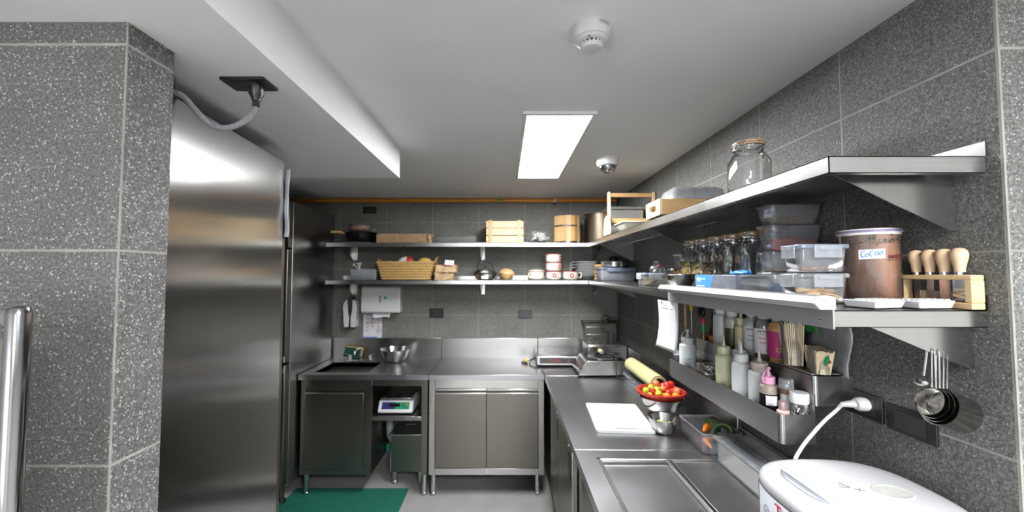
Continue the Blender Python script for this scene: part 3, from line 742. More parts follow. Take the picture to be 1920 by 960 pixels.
b = MB(); b.ball((0, 0, .056), .072, 20, 12, (1.6, 1.25, .78), .10); b.build('wrap', M['film2'], t, smooth=15)
# barrel
t = thing('wooden_barrel', 'striped wooden tub with two steel hoops on the upper back shelf', 'tub', (.534, 3.44, ZU))
cols = [(.62, .36, .15), (.80, .60, .34), (.70, .46, .22), (.45, .24, .09), (.78, .56, .30)]
ms = [wood('stave %d' % i, tuple(x*.85 for x in c), c, (30, 30, 1.5)) for i, c in enumerate(cols)]
n = 22
for k in range(n):
    a0, a1 = 2*PI*k/n+.004, 2*PI*(k+1)/n-.004; p = []
    for r, (b0, b1) in ((.116, (a0, a1)), (.103, (a1, a0))):
        for q in range(4): a = b0+(b1-b0)*q/3; p.append((r*math.cos(a), r*math.sin(a)))
    MB().prism(p, 'z', .002, .232).build('stave', ms[(k*3+k//4) % 5], t)
MB().lathe([(.102, .01), (.102, .02)], 32).build('bottom', M['pine'], t)
for z in (.003, .138): MB().lathe([(.1165, z), (.1185, z+.001), (.1185, z+.013), (.1165, z+.014)], 48, cap0=False, cap1=False, closed=True).build('hoop', M['chrome'], t)
# stock pot in the corner
t = thing('stock_pot', 'big stainless stock pot standing in the corner of the upper shelf', 'pot', (.838, 3.46, ZU))
MB().lathe([(.135, .001), (.150, .008), (.150, .245), (.154, .250), (.154, .253), (.147, .253), (.147, .012), (.01, .006)], 48).build('pot', steel('pot steel with brown reflection', .42, col=(.20, .16, .12)), t)  # stainless pot, its dark brown reflection put into the base colour
MB().tube(curve([(-.150, -.03, .225), (-.166, -.035, .228), (-.170, 0, .228), (-.166, .035, .228), (-.150, .03, .225)], 5), .0045, 10).build('handle', M['chrome'], t)
MB().tube(curve([(.150, -.03, .225), (.166, -.035, .228), (.170, 0, .228), (.166, .035, .228), (.150, .03, .225)], 5), .0045, 10).build('handle', M['chrome'], t)

# ---------------------------------------------------------------- back wall, lower shelf
tag(MB().lathe([(.01, .001), (.05, .001), (.053, .004), (.053, .036), (.0545, .038)], 24, 3.5).build('small_tin', M['st_lip'], None, (-1.345, 3.50, ZL)), 'small low metal tin at the left end of the lower back shelf', 'tin')
def tub(name, label, cat, loc, w, d, h, m, rz=0, taper=.012, rim=.004, group=None, th=.0018, ridge=False):
    """open plastic box with a rolled rim; returns the root"""
    t = thing(name, label, cat, loc, rz, group)
    f = MB(); prof = []
    def ring(k, z, g=0): return [(x, y, z) for x, y in rrect(-w/2+k-g, w/2-k+g, -d/2+k-g, d/2-k+g, .014, 4)]
    R = [ring(taper+.004, 0), ring(taper, .004), ring(taper*.5, h*.5), ring(rim, h-.006), ring(rim, h-.006, rim), ring(rim, h, rim), ring(rim+th, h), ring(taper*.5+th, h*.5), ring(taper+th, .005+th), ring(taper+.004+th, .001+th)]
    n = len(R[0]); vs = [p for r in R for p in r]; fs = [tuple(reversed(range(n))), tuple(range((len(R)-1)*n, len(R)*n))]
    for i in range(len(R)-1):
        for k in range(n): l = (k+1) % n; fs.append((i*n+k, i*n+l, (i+1)*n+l, (i+1)*n+k))
    f.add(vs, fs); f.build('body', m, t, smooth=40)
    return t
t = tub('plastic_container', 'open clear plastic tub holding knotted bags on the lower back shelf', 'container', (-1.190, 3.46, ZL), .235, .17, .092, M['frost'])
b = MB(); b.ball((-.055, -.02, .048), .040, 14, 10, (1, 1, .95), .08); b.at(-.055, -.02, .09, rx=.15).lathe([(.012, -.01), (.010, .02), (.022, .04), (.026, .052)], 10, ex=2.6); b.at(-.075, -.02, .105, ry=-.9).lathe([(.007, -.01), (.008, .02), (.016, .035)], 8)
tag(b.build('knotted_bag', plain('milky bag', (.60, .60, .56), .4, Transmission_Weight=.2), None, (-1.190, 3.46, ZL+.004), smooth=20), 'small knotted white bag inside the open clear tub', 'bag')
b = MB(); b.ball((0, 0, .042), .032, 14, 10, (.9, .9, 1.05), .08)
tag(b.build('filled_bag', plain('cream filling', (.55, .50, .40), .5), None, (-1.113, 3.44, ZL+.004), smooth=20), 'small cream coloured bag at the right of the open clear tub', 'bag')
b = MB().grid(lambda u, v: (-.02+.035*u+.05*v+.006*math.sin(v*7), .012*math.sin(u*6+v*4), .012+.155*v), 5, 8)
tag(b.build('clear_sleeve', M['film'], None, (-1.165, 3.495, ZL+.004), solid=.0015), 'crumpled clear plastic sleeve sticking out of the open tub', 'bag')
# wicker basket
t = thing('wicker_basket', 'rectangular woven wicker basket on the lower back shelf', 'basket', (-.832, 3.47, ZL))
f = MB(); lv = 7
def loopring(w, d, z): return [(x, y, z) for x, y in rrect(-w/2, w/2, -d/2, d/2, .02, 4)]
R = []
for k in range(lv):
    z0 = .003+k*.0215; q = k/lv
    for zz, bulge in ((0, 0), (.006, .004), (.016, .004), (.020, 0)):
        R.append(loopring(.405+.078*(q+zz*.9)+bulge*2, .22+.04*q+bulge*2, z0+zz))
hw = R[-1]; top = .152
R += [loopring(.472, .245, .149), loopring(.40, .21, .01)]
n = len(R[0]); fs = [tuple(reversed(range(n))), tuple(range((len(R)-1)*n, len(R)*n))]
for i in range(len(R)-1):
    for k in range(n): l = (k+1) % n; fs.append((i*n+k, i*n+l, (i+1)*n+l, (i+1)*n+k))
f.add([p for r in R for p in r], fs); f.build('woven_body', M['wicker'], t, smooth=50)
MB().tube([(x, y, .151) for x, y in rrect(-.241, .241, -.128, .128, .02, 4)], .0055, 8, closed=True).build('rim', M['wicker'], t)
MB().tube(curve([(.236, -.05, .151), (.250, -.03, .185), (.255, .01, .195), (.250, .04, .185), (.236, .06, .151)], 5), .006, 8).build('handle', M['wicker'], t)
MB().tube(curve([(-.236, -.05, .151), (-.250, -.03, .170), (-.252, .01, .176), (-.250, .04, .170), (-.236, .06, .151)], 5), .006, 8).build('handle', M['wicker'], t)
def packet(name, label, loc, r, sc, m, cap=None):
    t = thing(name, label, 'packet', loc)
    b = MB().ball((0, 0, r*sc[2]), r, 16, 10, sc, .05); b.build('bag', m, t, smooth=25)
    if cap: b = MB().ball((cap[0], cap[1], r*sc[2]+.006), r*.8, 14, 9, (sc[0]*.8, sc[1]*1.02, sc[2]*1.18), .07); b.build('printed_side', cap[2], t, smooth=25)
    return t
packet('food_packet', 'red and white packet sticking up out of the wicker basket', (-.850, 3.46, ZL+.045), .075, (1.1, .9, 1.05), M['white'], (.024, -.004, M['red']))
packet('food_packet', 'yellow noodle packet in clear film in the wicker basket', (-.688, 3.46, ZL+.045), .068, (1.1, .85, 1.08), plain('noodles', (.62, .40, .12), .5, var=.3, vs=50))
packet('food_packet', 'green topped packet at the left end of the wicker basket', (-.998, 3.46, ZL+.045), .057, (.95, .85, 1.02), M['green'], (.012, 0, M['white']))
# paper bundles
def bundle(label, loc, w, d, h, tagm=False):
    t = thing('paper_bundle', label, 'bundle', loc, group='folded brown paper bundles')
    crumple(-w/2, w/2, -d/2, d/2, h, .006, 6).build('folded_paper', plain('folded kraft', (.50, .34, .19), .75, var=.25, bmp=.4, bs=40), t, smooth=20)
    if tagm:
        MB().at(.03, -d/2-.004, h+.012, rx=-.25, ry=.08).box(-.038, .038, -.001, .001, -.018, .030).build('white_tag', M['paper'], t)
        MB().at(.03, -d/2-.006, h+.012, rx=-.25, ry=.08).box(-.038, .038, -.001, .0, -.018, -.013).build('tag_stripe', M['redink'], t)
bundle('brown paper bundle lying directly on the shelf right of the basket', (-.510, 3.45, ZL), .155, .14, .058)
bundle('brown paper bundle with a white tag, on top of the other bundle', (-.496, 3.45, ZL+.064), .17, .13, .062, True)
# electric kettle-like pot
t = thing('lidded_pot', 'shiny steel pot with black rim and black hoop handle on the lower back shelf', 'pot', (-.166, 3.46, ZL))
MB().lathe([(.060, .001), (.080, .010), (.094, .035), (.098, .050)], 40).build('bowl', M['chrome'], t)
MB().lathe([(.098, .048), (.103, .050), (.103, .058), (.097, .060)], 40).build('rim', M['black'], t)
MB().lathe([(.096, .060), (.088, .074), (.062, .090), (.03, .099), (.01, .101)], 40).build('lid', M['chrome'], t)
MB().prism([(.05*math.cos(q*PI/12), .053+.045*math.sin(q*PI/12)) for q in range(13)], 'y', -.101, -.085).build('front_guard', M['black'], t, bev=.004)
MB().prism([(.03*math.cos(q*PI/12), .062+.018*math.sin(q*PI/12)) for q in range(13)], 'y', -.1025, -.100).build('badge', M['chrome'], t)
MB().tube(curve([(-.070, 0, .080), (-.062, 0, .125), (-.03, 0, .160), (.0, 0, .168), (.03, 0, .160), (.060, 0, .125), (.068, 0, .080)], 6), .008, 10).build('hoop_handle', M['black'], t)
MB().tube([(0, 0, .10), (0, 0, .125)], .008, 10).build('knob', M['black'], t)
MB().box(-.03, .03, -.108, -.085, .008, .040).build('control_box', M['st_lip'], t, bev=.004)
tag(MB().lathe([(.006, .001), (.018, .001), (.022, .004), (.024, .035), (.026, .037), (.022, .034), (.018, .006), (.004, .004)], 20).build('small_glass', M['glass'], None, (-.055, 3.385, ZL)), 'tiny clear glass cup between the steel pot and the wooden bowl', 'cup')
t = thing('wooden_bowl', 'round lidded wooden bowl on the lower back shelf', 'bowl', (.013, 3.45, ZL))
MB().lathe([(.035, .001), (.045, .008), (.060, .035), (.067, .052)], 32).build('bowl', M['oak'], t)
MB().at(ry=.1).lathe([(.067, .053), (.066, .062), (.052, .082), (.03, .094), (.01, .098)], 32).build('lid', M['oak'], t)
tag(MB().box(-.065, .065, -.05, .05, .0005, .038, .004, .004).build('white_carton', M['white'], None, (.130, 3.385, ZL), bev=.003), 'low plain white carton beside the wooden bowl', 'carton')
# enamel mugs
def mug(label, x, y, z, rz=0, lid=False, handle=True):
    t = thing('enamel_mug', label, 'mug', (x, y, z), rz, 'flowered cream enamel mugs')
    MB().lathe([(.050, .0005), (.058, .004), (.065, .014), (.067, .030), (.067, .068), (.0685, .071)] + [(.065, .071), (.064, .03), (.055, .008), (.01, .006)], 36).build('body', M['enamel'], t)
    MB().lathe([(.0675, .069), (.0700, .070), (.0700, .073), (.0650, .0735)], 36, closed=True).build('red_rim', M['redink'], t)
    f = MB(); R_ = .0672
    def blob(a, zc, r, m):
        f.mat(m); pts = [(R_*math.cos(a+q[0]), R_*math.sin(a+q[0]), zc+q[1]) for q in [(r/R_*math.cos(p*PI/4), r*math.sin(p*PI/4)) for p in range(8)]]
        f.add([tuple(c*1.006 if i < 2 else c for i, c in enumerate(p)) for p in pts], [tuple(range(8))])
    a = -PI/2
    for k in range(9): blob(a+.20*math.cos(k*.7), .038+.014*math.sin(k*.7), .0062, 0)
    blob(a, .038, .005, 1); blob(a-.42, .022, .005, 2); blob(a+.42, .024, .005, 2); blob(a+.62, .052, .0065, 3); blob(a-.62, .052, .0065, 4)
    blob(a+1.5, .04, .006, 3); blob(a-1.4, .045, .006, 4)
    f.build('flower_print', [M['redink'], M['enamel'], M['green'], plain('yellow print', (.75, .45, .08), .4), plain('pale blue print', (.40, .45, .65), .4)], t)
    if handle: MB().tube(curve([(.064, 0, .060), (.088, 0, .060), (.093, 0, .038), (.084, 0, .020), (.064, 0, .018)], 5), .0045, 8).build('handle', M['enamel'], t)
    if lid: MB().lathe([(.071, .0742), (.071, .077), (.05, .086), (.02, .090)], 32).build('lid', M['enamel'], t)
    return t
mz = .0738
mug('cream enamel mug with a lid, left of the stack of three', .271, 3.45, ZL, -2.4, True)
mug('cream enamel mug with a red flower, bottom of the stack of three', .419, 3.45, ZL, 0, handle=False)
mug('cream enamel mug in the middle of the stack of three', .419, 3.45, ZL+mz, .75, handle=False)
mug('cream enamel mug with red rim, topmost of the stack of three', .419, 3.45, ZL+2*mz, .95, handle=False)
mug('cream enamel mug with a red flower and side handle, right of the stack', .562, 3.44, ZL, 0)
# stack of white dishes, the upper ones with a drooping lip
for k in range(6):
    zb_ = ZL+.0005+k*.0235
    b = MB(); cx = .722
    b.lathe([(.040, 0), (.050, .002), (.075, .020), (.098, .034), (.108, .0385), (.1085, .0405), (.096, .0375), (.070, .024), (.045, .0065), (.01, .005)], 40)
    if k > 2:
        d_ = (k-3)*.014
        b.grid(lambda u, v: (-.104-.045*u-.006*math.sin(u*PI), -.05+.10*v, .0405+.004*math.sin(u*3)-.055*max(0, u-.25)**1.6-.006*(2*v-1)**2), 10, 4)
        b.grid(lambda u, v: (-.104-.045*u-.006*math.sin(u*PI), -.05+.10*v, .0375+.004*math.sin(u*3)-.055*max(0, u-.25)**1.6-.006*(2*v-1)**2), 10, 4)
    tag(b.build('serving_dish', M['white'], None, (cx, 3.538, zb_), smooth=50), '%s white dish of the stack right of the enamel mugs' % ['lowest', 'second lowest', 'third lowest', 'third highest', 'second highest', 'topmost'][k], 'dish', 'stacked white dishes')
for k in range(5):
    b = MB().lathe([(.01, .001), (.045, .001), (.050, .010), (.046, .024), (.01, .026)], 9, ex=2.6)
    tag(b.build('bamboo_coil', M['wicker'], None, (.790+.004*math.sin(k*2.2), 3.335, ZL+k*.0265), rz=k*1.1, smooth=50), 'coiled woven band in the brown stack beside the clear tub, %s' % ['lowest of five', 'second from below', 'the middle one', 'second from the top', 'topmost of five'][k], 'coaster', 'stacked woven coils')
t = tub('storage_tub', 'large oval clear plastic tub with a pale blue lid in the shelf corner', 'container', (.868, 3.16, zlo(3.16)), .275, .19, .092, M['frost'], taper=.010)
MB().prism(rrect(-.145, .145, -.102, .102, .03, 6), 'z', .0922, .104).build('lid', M['ltblue'], t, bev=.003)
MB().box(-.09, .09, -.112, -.1025, .072, .102).build('clip', M['ltblue'], t, bev=.003)
t = thing('steel_dish', 'shallow steel dish on the lid of the large clear tub', 'dish', (.868, 3.16, zlo(3.16)+.1045))
MB().lathe([(.085, .001), (.100, .006), (.110, .040), (.118, .044), (.117, .046), (.107, .043), (.097, .010), (.01, .005)], 40).build('dish', M['st_bowl'], t)
t = thing('coffee_filter_pot', 'dark pot with a brown rim deep in the shelf corner', 'pot', (.93, 3.44, ZL))
MB().lathe([(.045, .001), (.055, .01), (.055, .145)], 28).build('body', M['iron'], t)
MB().lathe([(.056, .142), (.060, .146), (.060, .154), (.050, .156)], 28).build('rim', M['oak'], t)
MB().lathe([(.038, .156), (.034, .190), (.02, .2)], 24).build('knob', M['iron'], t)

# ---------------------------------------------------------------- sink and hob things
t = thing('faucet', 'chrome bridge faucet behind the sink basin', 'faucet', (-1.24, 3.50, CT+.0007))
MB().box(-.115, .115, -.022, .022, .0005, .014).build('base_bar', M['chrome'], t, bev=.005)
MB().tube(curve([(0, 0, .014), (0, 0, .085), (0, -.02, .112), (0, -.07, .118), (0, -.13, .108), (0, -.145, .085)], 6), .009, 12).build('spout', M['chrome'], t)
for x in (-.09, .085):
    h = MB().at(x).lathe([(.016, .014), (.014, .035), (.018, .038), (.012, .055)], 18).build('tap_body', M['chrome'], t)
    MB().tube([(x, 0, .050), (x+(.05 if x > 0 else -.05), -.012, .062)], .006, 10).build('lever', M['chrome'], h)
t = thing('scrub_sponge', 'yellow and green scrubbing sponge leaning behind the faucet', 'sponge', (-1.345, 3.575, CT+.0007), 0)
MB().at(0, 0, .015, rx=-.35, ry=.12).box(-.075, .075, -.012, 0, 0, .085).build('scouring_pad', plain('dark green pad', (.005, .05, .03), .9, var=.3), t, bev=.004)
MB().at(0, 0, .015, rx=-.35, ry=.12).box(-.078, .078, .001, .028, .002, .094).build('foam', plain('yellow foam', (.62, .42, .10), .9, var=.1, bmp=.5, bs=200), t, bev=.005)
tag(MB().lathe([(.050, .001), (.062, .004), (.100, .045), (.123, .098), (.128, .108), (.136, .112), (.136, .1145), (.125, .112), (.119, .099), (.096, .047), (.060, .008), (.01, .006)], 48).build('mixing_bowl', M['st_bowl'], None, (-.935, 3.475, CT+.0007)), 'wide stainless mixing bowl on the worktop beside the sink', 'bowl')

def cable(parent, pts, r=.004, m='rubber', name='cord', n=8):
    return MB().tube(curve(pts, n), r, 8).build(name, M[m], parent)
def plug(parent, loc, rz=0, rx=0):
    b = MB().at(*loc, rz=rz, rx=rx).lathe([(.017, -.005), (.018, .008), (.015, .020)], 16).build('plug', M['white'], parent)
    MB().at(*loc, rz=rz, rx=rx).lathe([(.015, .0205), (.017, .022), (.017, .032), (.012, .036)], 16).build('plug_collar', plain('yellow plug', (.60, .42, .04), .4), b)
    MB().at(*loc, rz=rz, rx=rx).box(-.007, -.005, -.003, .003, .034, .052).box(.005, .007, -.003, .003, .034, .052).build('prong', M['chrome'], b)
red = emit('red indicator', (1, .30, .27), .28)
t = thing('induction_hob', 'silver induction hob with a black front panel facing the sink side', 'hob', (.443, 3.452, CT+.0007), -.02)
MB().box(-.18, .18, -.18, .18, .016, .090).build('housing', M['st_lip'], t, bev=.004)
MB().box(-.172, .172, -.172, .172, .0905, .096).build('glass_top', M['blackglass'], t, bev=.001)
MB().at(0, 0, .0962).lathe([(.10, 0), (.103, 0), (.103, .0004), (.10, .0004)], 40, closed=True).build('ring_mark', M['greyink'], t)
f = MB().box(-.157, .157, -.1815, -.1795, .030, .074); p = f.build('control_panel', M['black'], t)
f = MB()
for x, z in ((-.095, .050), (.078, .050), (-.042, .037), (.0, .037)): f.at(x, -.1822, z, rx=PI/2).lathe([(.009, 0), (.009, .0006)], 14)
f.at().box(-.055, .012, -.1824, -.1812, .050, .064); f.build('touch_mark', red, p)
for x in (-.14, .14):
    for y in (-.14, .14): MB().at(x, y).lathe([(.012, 0), (.012, .016)], 12).build('foot', M['rubber'], t)
cable(t, [(-.175, .05, .03), (-.215, .02, .010), (-.235, -.07, .006), (-.225, -.16, .006), (-.185, -.21, .006), (-.165, -.185, .006)])
cable(t, [(-.178, .06, .03), (-.25, .0, .006), (-.30, -.06, .006), (-.29, -.04, .014), (-.26, -.02, .02)])
plug(t, (-.262, -.02, .020), 0, PI/2-.3)
t = thing('induction_hob', 'steel induction hob with sloping control panel and coiled black cord', 'hob', (.715, 3.105, CT+.0007))
MB().prism([(-.175, .015), (-.175, .028), (-.112, .118), (.168, .118), (.168, .015)], 'y', -.155, .155).build('housing', M['st'], t, bev=.003)
MB().box(-.095, .163, -.148, .150, .1185, .1225).build('glass_top', M['blackglass'], t, bev=.001)
for r in (.05, .085, .115): MB().at(.035, 0, .1226).lathe([(r, 0), (r+.003, 0), (r+.003, .0005), (r, .0005)], 40, closed=True).build('ring_mark', M['greyink'], t)
sl = Vector((-.112+.175, 0, .118-.028)).normalized(); nn = Vector((-sl.z, 0, sl.x))
def SP(a, y, o=0): p = Vector((-.175, 0, .028))+sl*a+nn*o; return (p.x, y, p.z)
def slab_s(a0, a1, y0, y1, o0, o1):
    return MB().add([SP(a, y, o) for o in (o0, o1) for a, y in ((a0, y0), (a1, y0), (a1, y1), (a0, y1))], [(0, 3, 2, 1), (4, 5, 6, 7), (0, 1, 5, 4), (1, 2, 6, 5), (2, 3, 7, 6), (3, 0, 4, 7)])
p = slab_s(.022, .092, -.12, .12, .0004, .0015).build('control_panel', M['black'], t)
f = MB()
for a, y, s in ((.066, .07, .008), (.066, .0, .012), (.042, .02, .007), (.042, -.01, .007), (.066, -.06, .008), (.060, -.09, .008)):
    q = slab_s(a-s*.7, a+s*.7, y-s, y+s, .0016, .0021); f.add(q.v, q.f)
f.build('touch_mark', red, p)
for x in (-.14, .14):
    for y in (-.13, .13): MB().at(x, y).lathe([(.012, 0), (.012, .015)], 12).build('foot', M['rubber'], t)
cable(t, [(.16, .10, .13), (.12, .06, .128), (.03, .08, .128), (-.02, .02, .128), (.02, -.06, .128), (.10, -.05, .128), (.13, .02, .128), (.08, .06, .132), (.045, .05, .140)], .0045)
cable(t, [(.165, .0, .14), (.13, -.06, .155), (.105, -.12, .155), (.09, -.17, .125), (.085, -.185, .06), (.095, -.182, .012), (.14, -.19, .009), (.185, -.2, .009)], .0045)
plug(t, (.035, .035, .148), .5, -PI/2+.2)
t = thing('deep_fryer', 'stainless tabletop fryer with black handles and control head in the back corner', 'fryer', (.845, 3.465, CT+.0007))
MB().box(-.165, .15, -.165, .09, .012, .165).build('tank', M['st'], t, bev=.006)
MB().box(-.170, .155, -.170, .085, .166, .174).build('lid', M['st_lip'], t, bev=.003)
MB().tube(curve([(-.12, -.0, .174), (-.12, -.0, .200), (-.10, -.02, .204), (-.10, -.02, .180)], 4), .005, 8).build('lid_handle', M['chrome'], t)
MB().box(-.14, .14, .095, .165, .012, .318).build('control_head', M['st_dark'], t, bev=.004)
MB().box(-.165, .155, .085, .172, .319, .335).build('head_cap', M['black'], t, bev=.004)
for z in (.215, .28): MB().box(-.13, .135, .088, .0945, z, z+.008).build('guide_rail', M['st_lip'], t, bev=.002)
for x, h in ((.005, .10), (.045, .075)):
    b = MB().prism([(x-.011, .175), (x+.011, .175), (x+.016, .175+h), (x-.006, .175+h)], 'y', -.11, -.088).build('basket_handle', M['black'], t, bev=.004)
cable(t, [(.0, .10, .336), (.03, .04, .342), (.06, .05, .36), (.045, .09, .385), (.01, .10, .37), (.0, .08, .33), (-.01, .06, .28), (.02, .05, .25), (.04, .07, .30), (.05, .10, .345), (.09, .12, .342)], .0045)
for x in (-.14, .13):
    for y in (-.14, .14): MB().at(x, y).lathe([(.014, 0), (.014, .012)], 12).build('foot', M['rubber'], t)

# film box with roll
t = thing('film_box', 'low steel box along the splashback carrying the cling film roll', 'box', (.895, 2.60, CT+.0007))
MB().box(-.055, .062, -.27, .27, 0, .068).build('box', M['st_top'], t, bev=.002)
MB().grid(lambda u, v: (-.058-.012*math.sin(v*PI), -.26+.52*u, .069-.028*v+.003*math.sin(u*30)), 24, 4).build('film_edge', M['film'], t, solid=.001)
t = thing('cling_film_roll', 'pale yellow roll of cling film lying on the steel box', 'film roll', (.888, 2.60, CT+.0705+.0475))
b = MB().at(rx=PI/2); b.lathe([(.0475, -.25), (.0475, .25), (.036, .25), (.036, -.25)], 40, closed=True); b.build('film', plain('yellow film', (.60, .56, .26), .3, var=.05), t)
b = MB().at(rx=PI/2); b.lathe([(.0355, -.256), (.0355, .256), (.032, .256), (.032, -.256)], 36, closed=True); b.build('cardboard_core', plain('cardboard', (.42, .36, .25), .8), t)
b = MB().ball((-.052, -.17, -.030), .009, 10, 8, (.8, 1.3, .8)); b.build('blue_cutter', M['blue'], t)

# board
t = thing('cutting_board', 'white plastic cutting board lying on the counter', 'cutting board', (.5875, 2.130, CT+.0007), -.075)
pts = rrect(-.139, .139, -.202, .202, .016, 5)
f = MB(); o = [(x, y) for x, y in pts]
sl_ = rrect(-.045, .065, -.180, -.160, .0055, 5)
# ring with slot: bridge faces
n = len(o)
for z in (0, .013): pass
vs = [(x, y, 0) for x, y in o]+[(x, y, .013) for x, y in o]+[(x, y, 0) for x, y in sl_]+[(x, y, .013) for x, y in sl_]
m_ = len(sl_); fs = []
for k in range(n): l = (k+1) % n; fs.append((k, l, n+l, n+k)); fs.append((2*n+k, 2*n+m_+k, 2*n+m_+l, 2*n+l)); fs.append((n+k, n+l, 2*n+m_+l, 2*n+m_+k)); fs.append((k, 2*n+k, 2*n+l, l))
f.add(vs, fs); f.build('board', M['board'], t, bev=.0015)
# bowls and vegetables on the counter
tag(MB().lathe([(.045, .001), (.058, .004), (.090, .035), (.107, .078), (.110, .088), (.117, .091), (.117, .0935), (.108, .091), (.103, .078), (.086, .037), (.055, .008), (.01, .006)], 44).build('mixing_bowl', M['st_bowl'], None, (.845, 2.205, CT+.0007)), 'stainless bowl on the counter under the red colander', 'bowl')
t = thing('colander', 'red plastic colander full of tomatoes and limes set on a steel bowl', 'colander', (.845, 2.205, CT+.0945))
f = MB().lathe([(.050, -.030), (.085, -.022), (.106, .004), (.112, .018), (.126, .020), (.127, .030), (.118, .032), (.108, .022), (.102, .006), (.082, -.018), (.045, -.026)], 44, closed=False)
f.build('basket', M['red'], t)
f = MB()
for k in range(30):
    a = 2*PI*k/30; f.at(.1185*math.cos(a), .1185*math.sin(a), .0185, rz=a).box(-.0015, .004, -.003, .003, -.006, .002)
f.build('rim_teeth', M['red'], t)
CX, CY, CZ = .845, 2.205, CT+.0945
def fruit(name, label, cat, dx, dy, dz, r, m, sc=(1, 1, 1), rot=0, ry=0, group=None):
    t = thing(name, label, cat, (CX+dx, CY+dy, CZ+dz), rot, group)
    t.rotation_euler.y = ry
    MB().ball((0, 0, 0), r, 18, 12, sc).build('flesh', M[m], t, smooth=180)
    MB().tube([(0, 0, r*sc[2]*.93), (.001, 0, r*sc[2]*1.04)], .0018, 6).build('stem_end', M['oak'] if 'lime' in name else M['green'], t)
T = 'cherry tomatoes in the red colander'; G = 'small limes in the red colander'
Fr = [('tomato', 'large bright red tomato on top of the pile, at the centre right', .030, -.010, .062, .0225, 'tomato', (1, 1, .95)),
 ('tomato', 'bright red tomato at the far right top of the pile', .058, .012, .062, .021, 'tomato', (1, 1, .95)),
 ('tomato', 'pale orange-red tomato at the top centre of the pile', -.022, .012, .066, .0205, 'tomato_p', (1, 1, .95)),
 ('tomato', 'orange-red tomato half hidden in the middle of the pile', .004, -.020, .046, .020, 'tomato_p', (1, 1, .95)),
 ('tomato', 'oval red tomato lying low in the middle of the pile', .022, -.052, .038, .0185, 'tomato', (1.25, .95, .9)),
 ('tomato', 'pale orange-red tomato at the right of the pile', .074, -.040, .040, .0205, 'tomato_p', (1.1, 1, .95)),
 ('tomato', 'small oval dark red tomato at the left of the pile', -.058, -.040, .040, .0165, 'tomato', (.9, .9, 1.25)),
 ('tomato', 'orange tomato at the front centre of the colander', -.002, -.085, .030, .0185, 'tomato_o', (1.15, 1, .85)),
 ('tomato', 'orange tomato at the front right of the colander', .048, -.080, .030, .0185, 'tomato_o', (1.15, 1, .85)),
 ('tomato', 'red tomato peeking out at the back of the pile', .020, .020, .052, .018, 'tomato', (1, 1, .95)),
 ('lime', 'yellow-green lime at the far left of the colander', -.084, -.010, .036, .0185, 'lime', (1, 1, .95)),
 ('lime', 'yellow-green lime at the back left of the pile', -.045, .020, .044, .0185, 'lime', (1, 1, .95)),
 ('lime', 'yellow-green lime in the middle left of the pile', -.030, -.020, .042, .020, 'lime', (1, 1, .95)),
 ('lime', 'yellow-green lime at the front left of the pile', -.034, -.058, .034, .0185, 'lime', (1.1, 1, .9)),
 ('lime', 'small lime at the left rim under the oval tomato', -.078, -.050, .022, .015, 'lime', (1, 1, 1))]
for a in Fr: fruit(a[0], a[1], a[0], a[2], a[3], a[4]-.006, a[5], a[6], a[7], random.uniform(0, 6), 0, T if a[0] == 'tomato' else G)
tag(MB().lathe([(.035, .001), (.044, .004), (.060, .030), (.068, .062), (.069, .068), (.0745, .070), (.0745, .072), (.068, .070), (.065, .060), (.056, .032), (.042, .008), (.01, .006)], 40).build('prep_bowl', M['st_bowl'], None, (.757, 1.950, CT+.0007)), 'small stainless bowl with two limes beside the cutting board', 'bowl')
CX, CY, CZ = .757, 1.950, CT
fruit('lime', 'yellow-green lime at the left inside the small steel bowl', 'lime', -.018, .002, .034, .022, 'lime', group='limes in the small bowl')
fruit('lime', 'yellow-green lime at the right inside the small steel bowl', 'lime', .026, -.006, .030, .020, 'lime', group='limes in the small bowl')
# clear vegetable tub
t = tub('vegetable_tub', 'clear rectangular tub of carrots and broccoli on the counter', 'container', (.9055, 1.812, CT+.0007), .175, .235, .088, M['clear'], taper=.010, rim=.005)
def carrot(label, loc, rz, ry, ln=.11, m='tomato_o', r=.014):
    t = thing('carrot', label, 'carrot', loc, rz, 'orange carrots in the clear tub'); t.rotation_euler.y = ry
    MB().at(ry=PI/2).lathe([(.003, -ln/2), (r*.6, -ln*.3), (r*.9, 0), (r, ln*.35), (r*.85, ln*.47), (r*.3, ln/2)], 14).build('root', plain('carrot skin', (.72, .20, .015), .4, var=.15, vs=60), t)
    MB().at(ry=PI/2).lathe([(r*.3, ln/2), (r*.25, ln/2+.008)], 8).build('stalk_stub', M['green'], t)
carrot('orange carrot lying highest, at the tub rim', (.872, 1.775, CT+.083), .9, .0, .085)
carrot('orange carrot beneath, slanting down the near wall of the tub', (.888, 1.760, CT+.045), 1.25, .40, .075)
carrot('orange carrot on the bottom at the near corner of the tub', (.874, 1.762, CT+.022), 1.45, 0, .09)
t = thing('broccoli', 'dark green broccoli head with pale stalk in the clear tub', 'broccoli', (.940, 1.852, CT+.048))
b = MB()
for k in range(46):
    a = random.uniform(0, 6.28); q = random.uniform(-.3, 1); r = .024
    b.ball((r*math.cos(a)*math.sqrt(1-q*q*.8)*1.1-.0, r*math.sin(a)*math.sqrt(1-q*q*.8), r*q*.9+.012), random.uniform(.008, .013), 7, 5)
b.build('florets', plain('dark green florets', (.012, .06, .03), .8, var=.4, vs=200, bmp=.6, bs=300), t)
MB().tube(curve([(-.0, 0, -.012), (.004, -.04, -.014), (.006, -.075, -.016)], 5), [.013]*11, 12).build('stalk', plain('pale stalk', (.22, .34, .10), .6, var=.2), t)
b = MB().prism([(.044*math.cos(q*PI/9), .042*math.sin(q*PI/9)) for q in range(10)]+[(.037*math.cos(q*PI/9), .033*math.sin(q*PI/9)) for q in range(9, -1, -1)], 'y', -.075, .015)
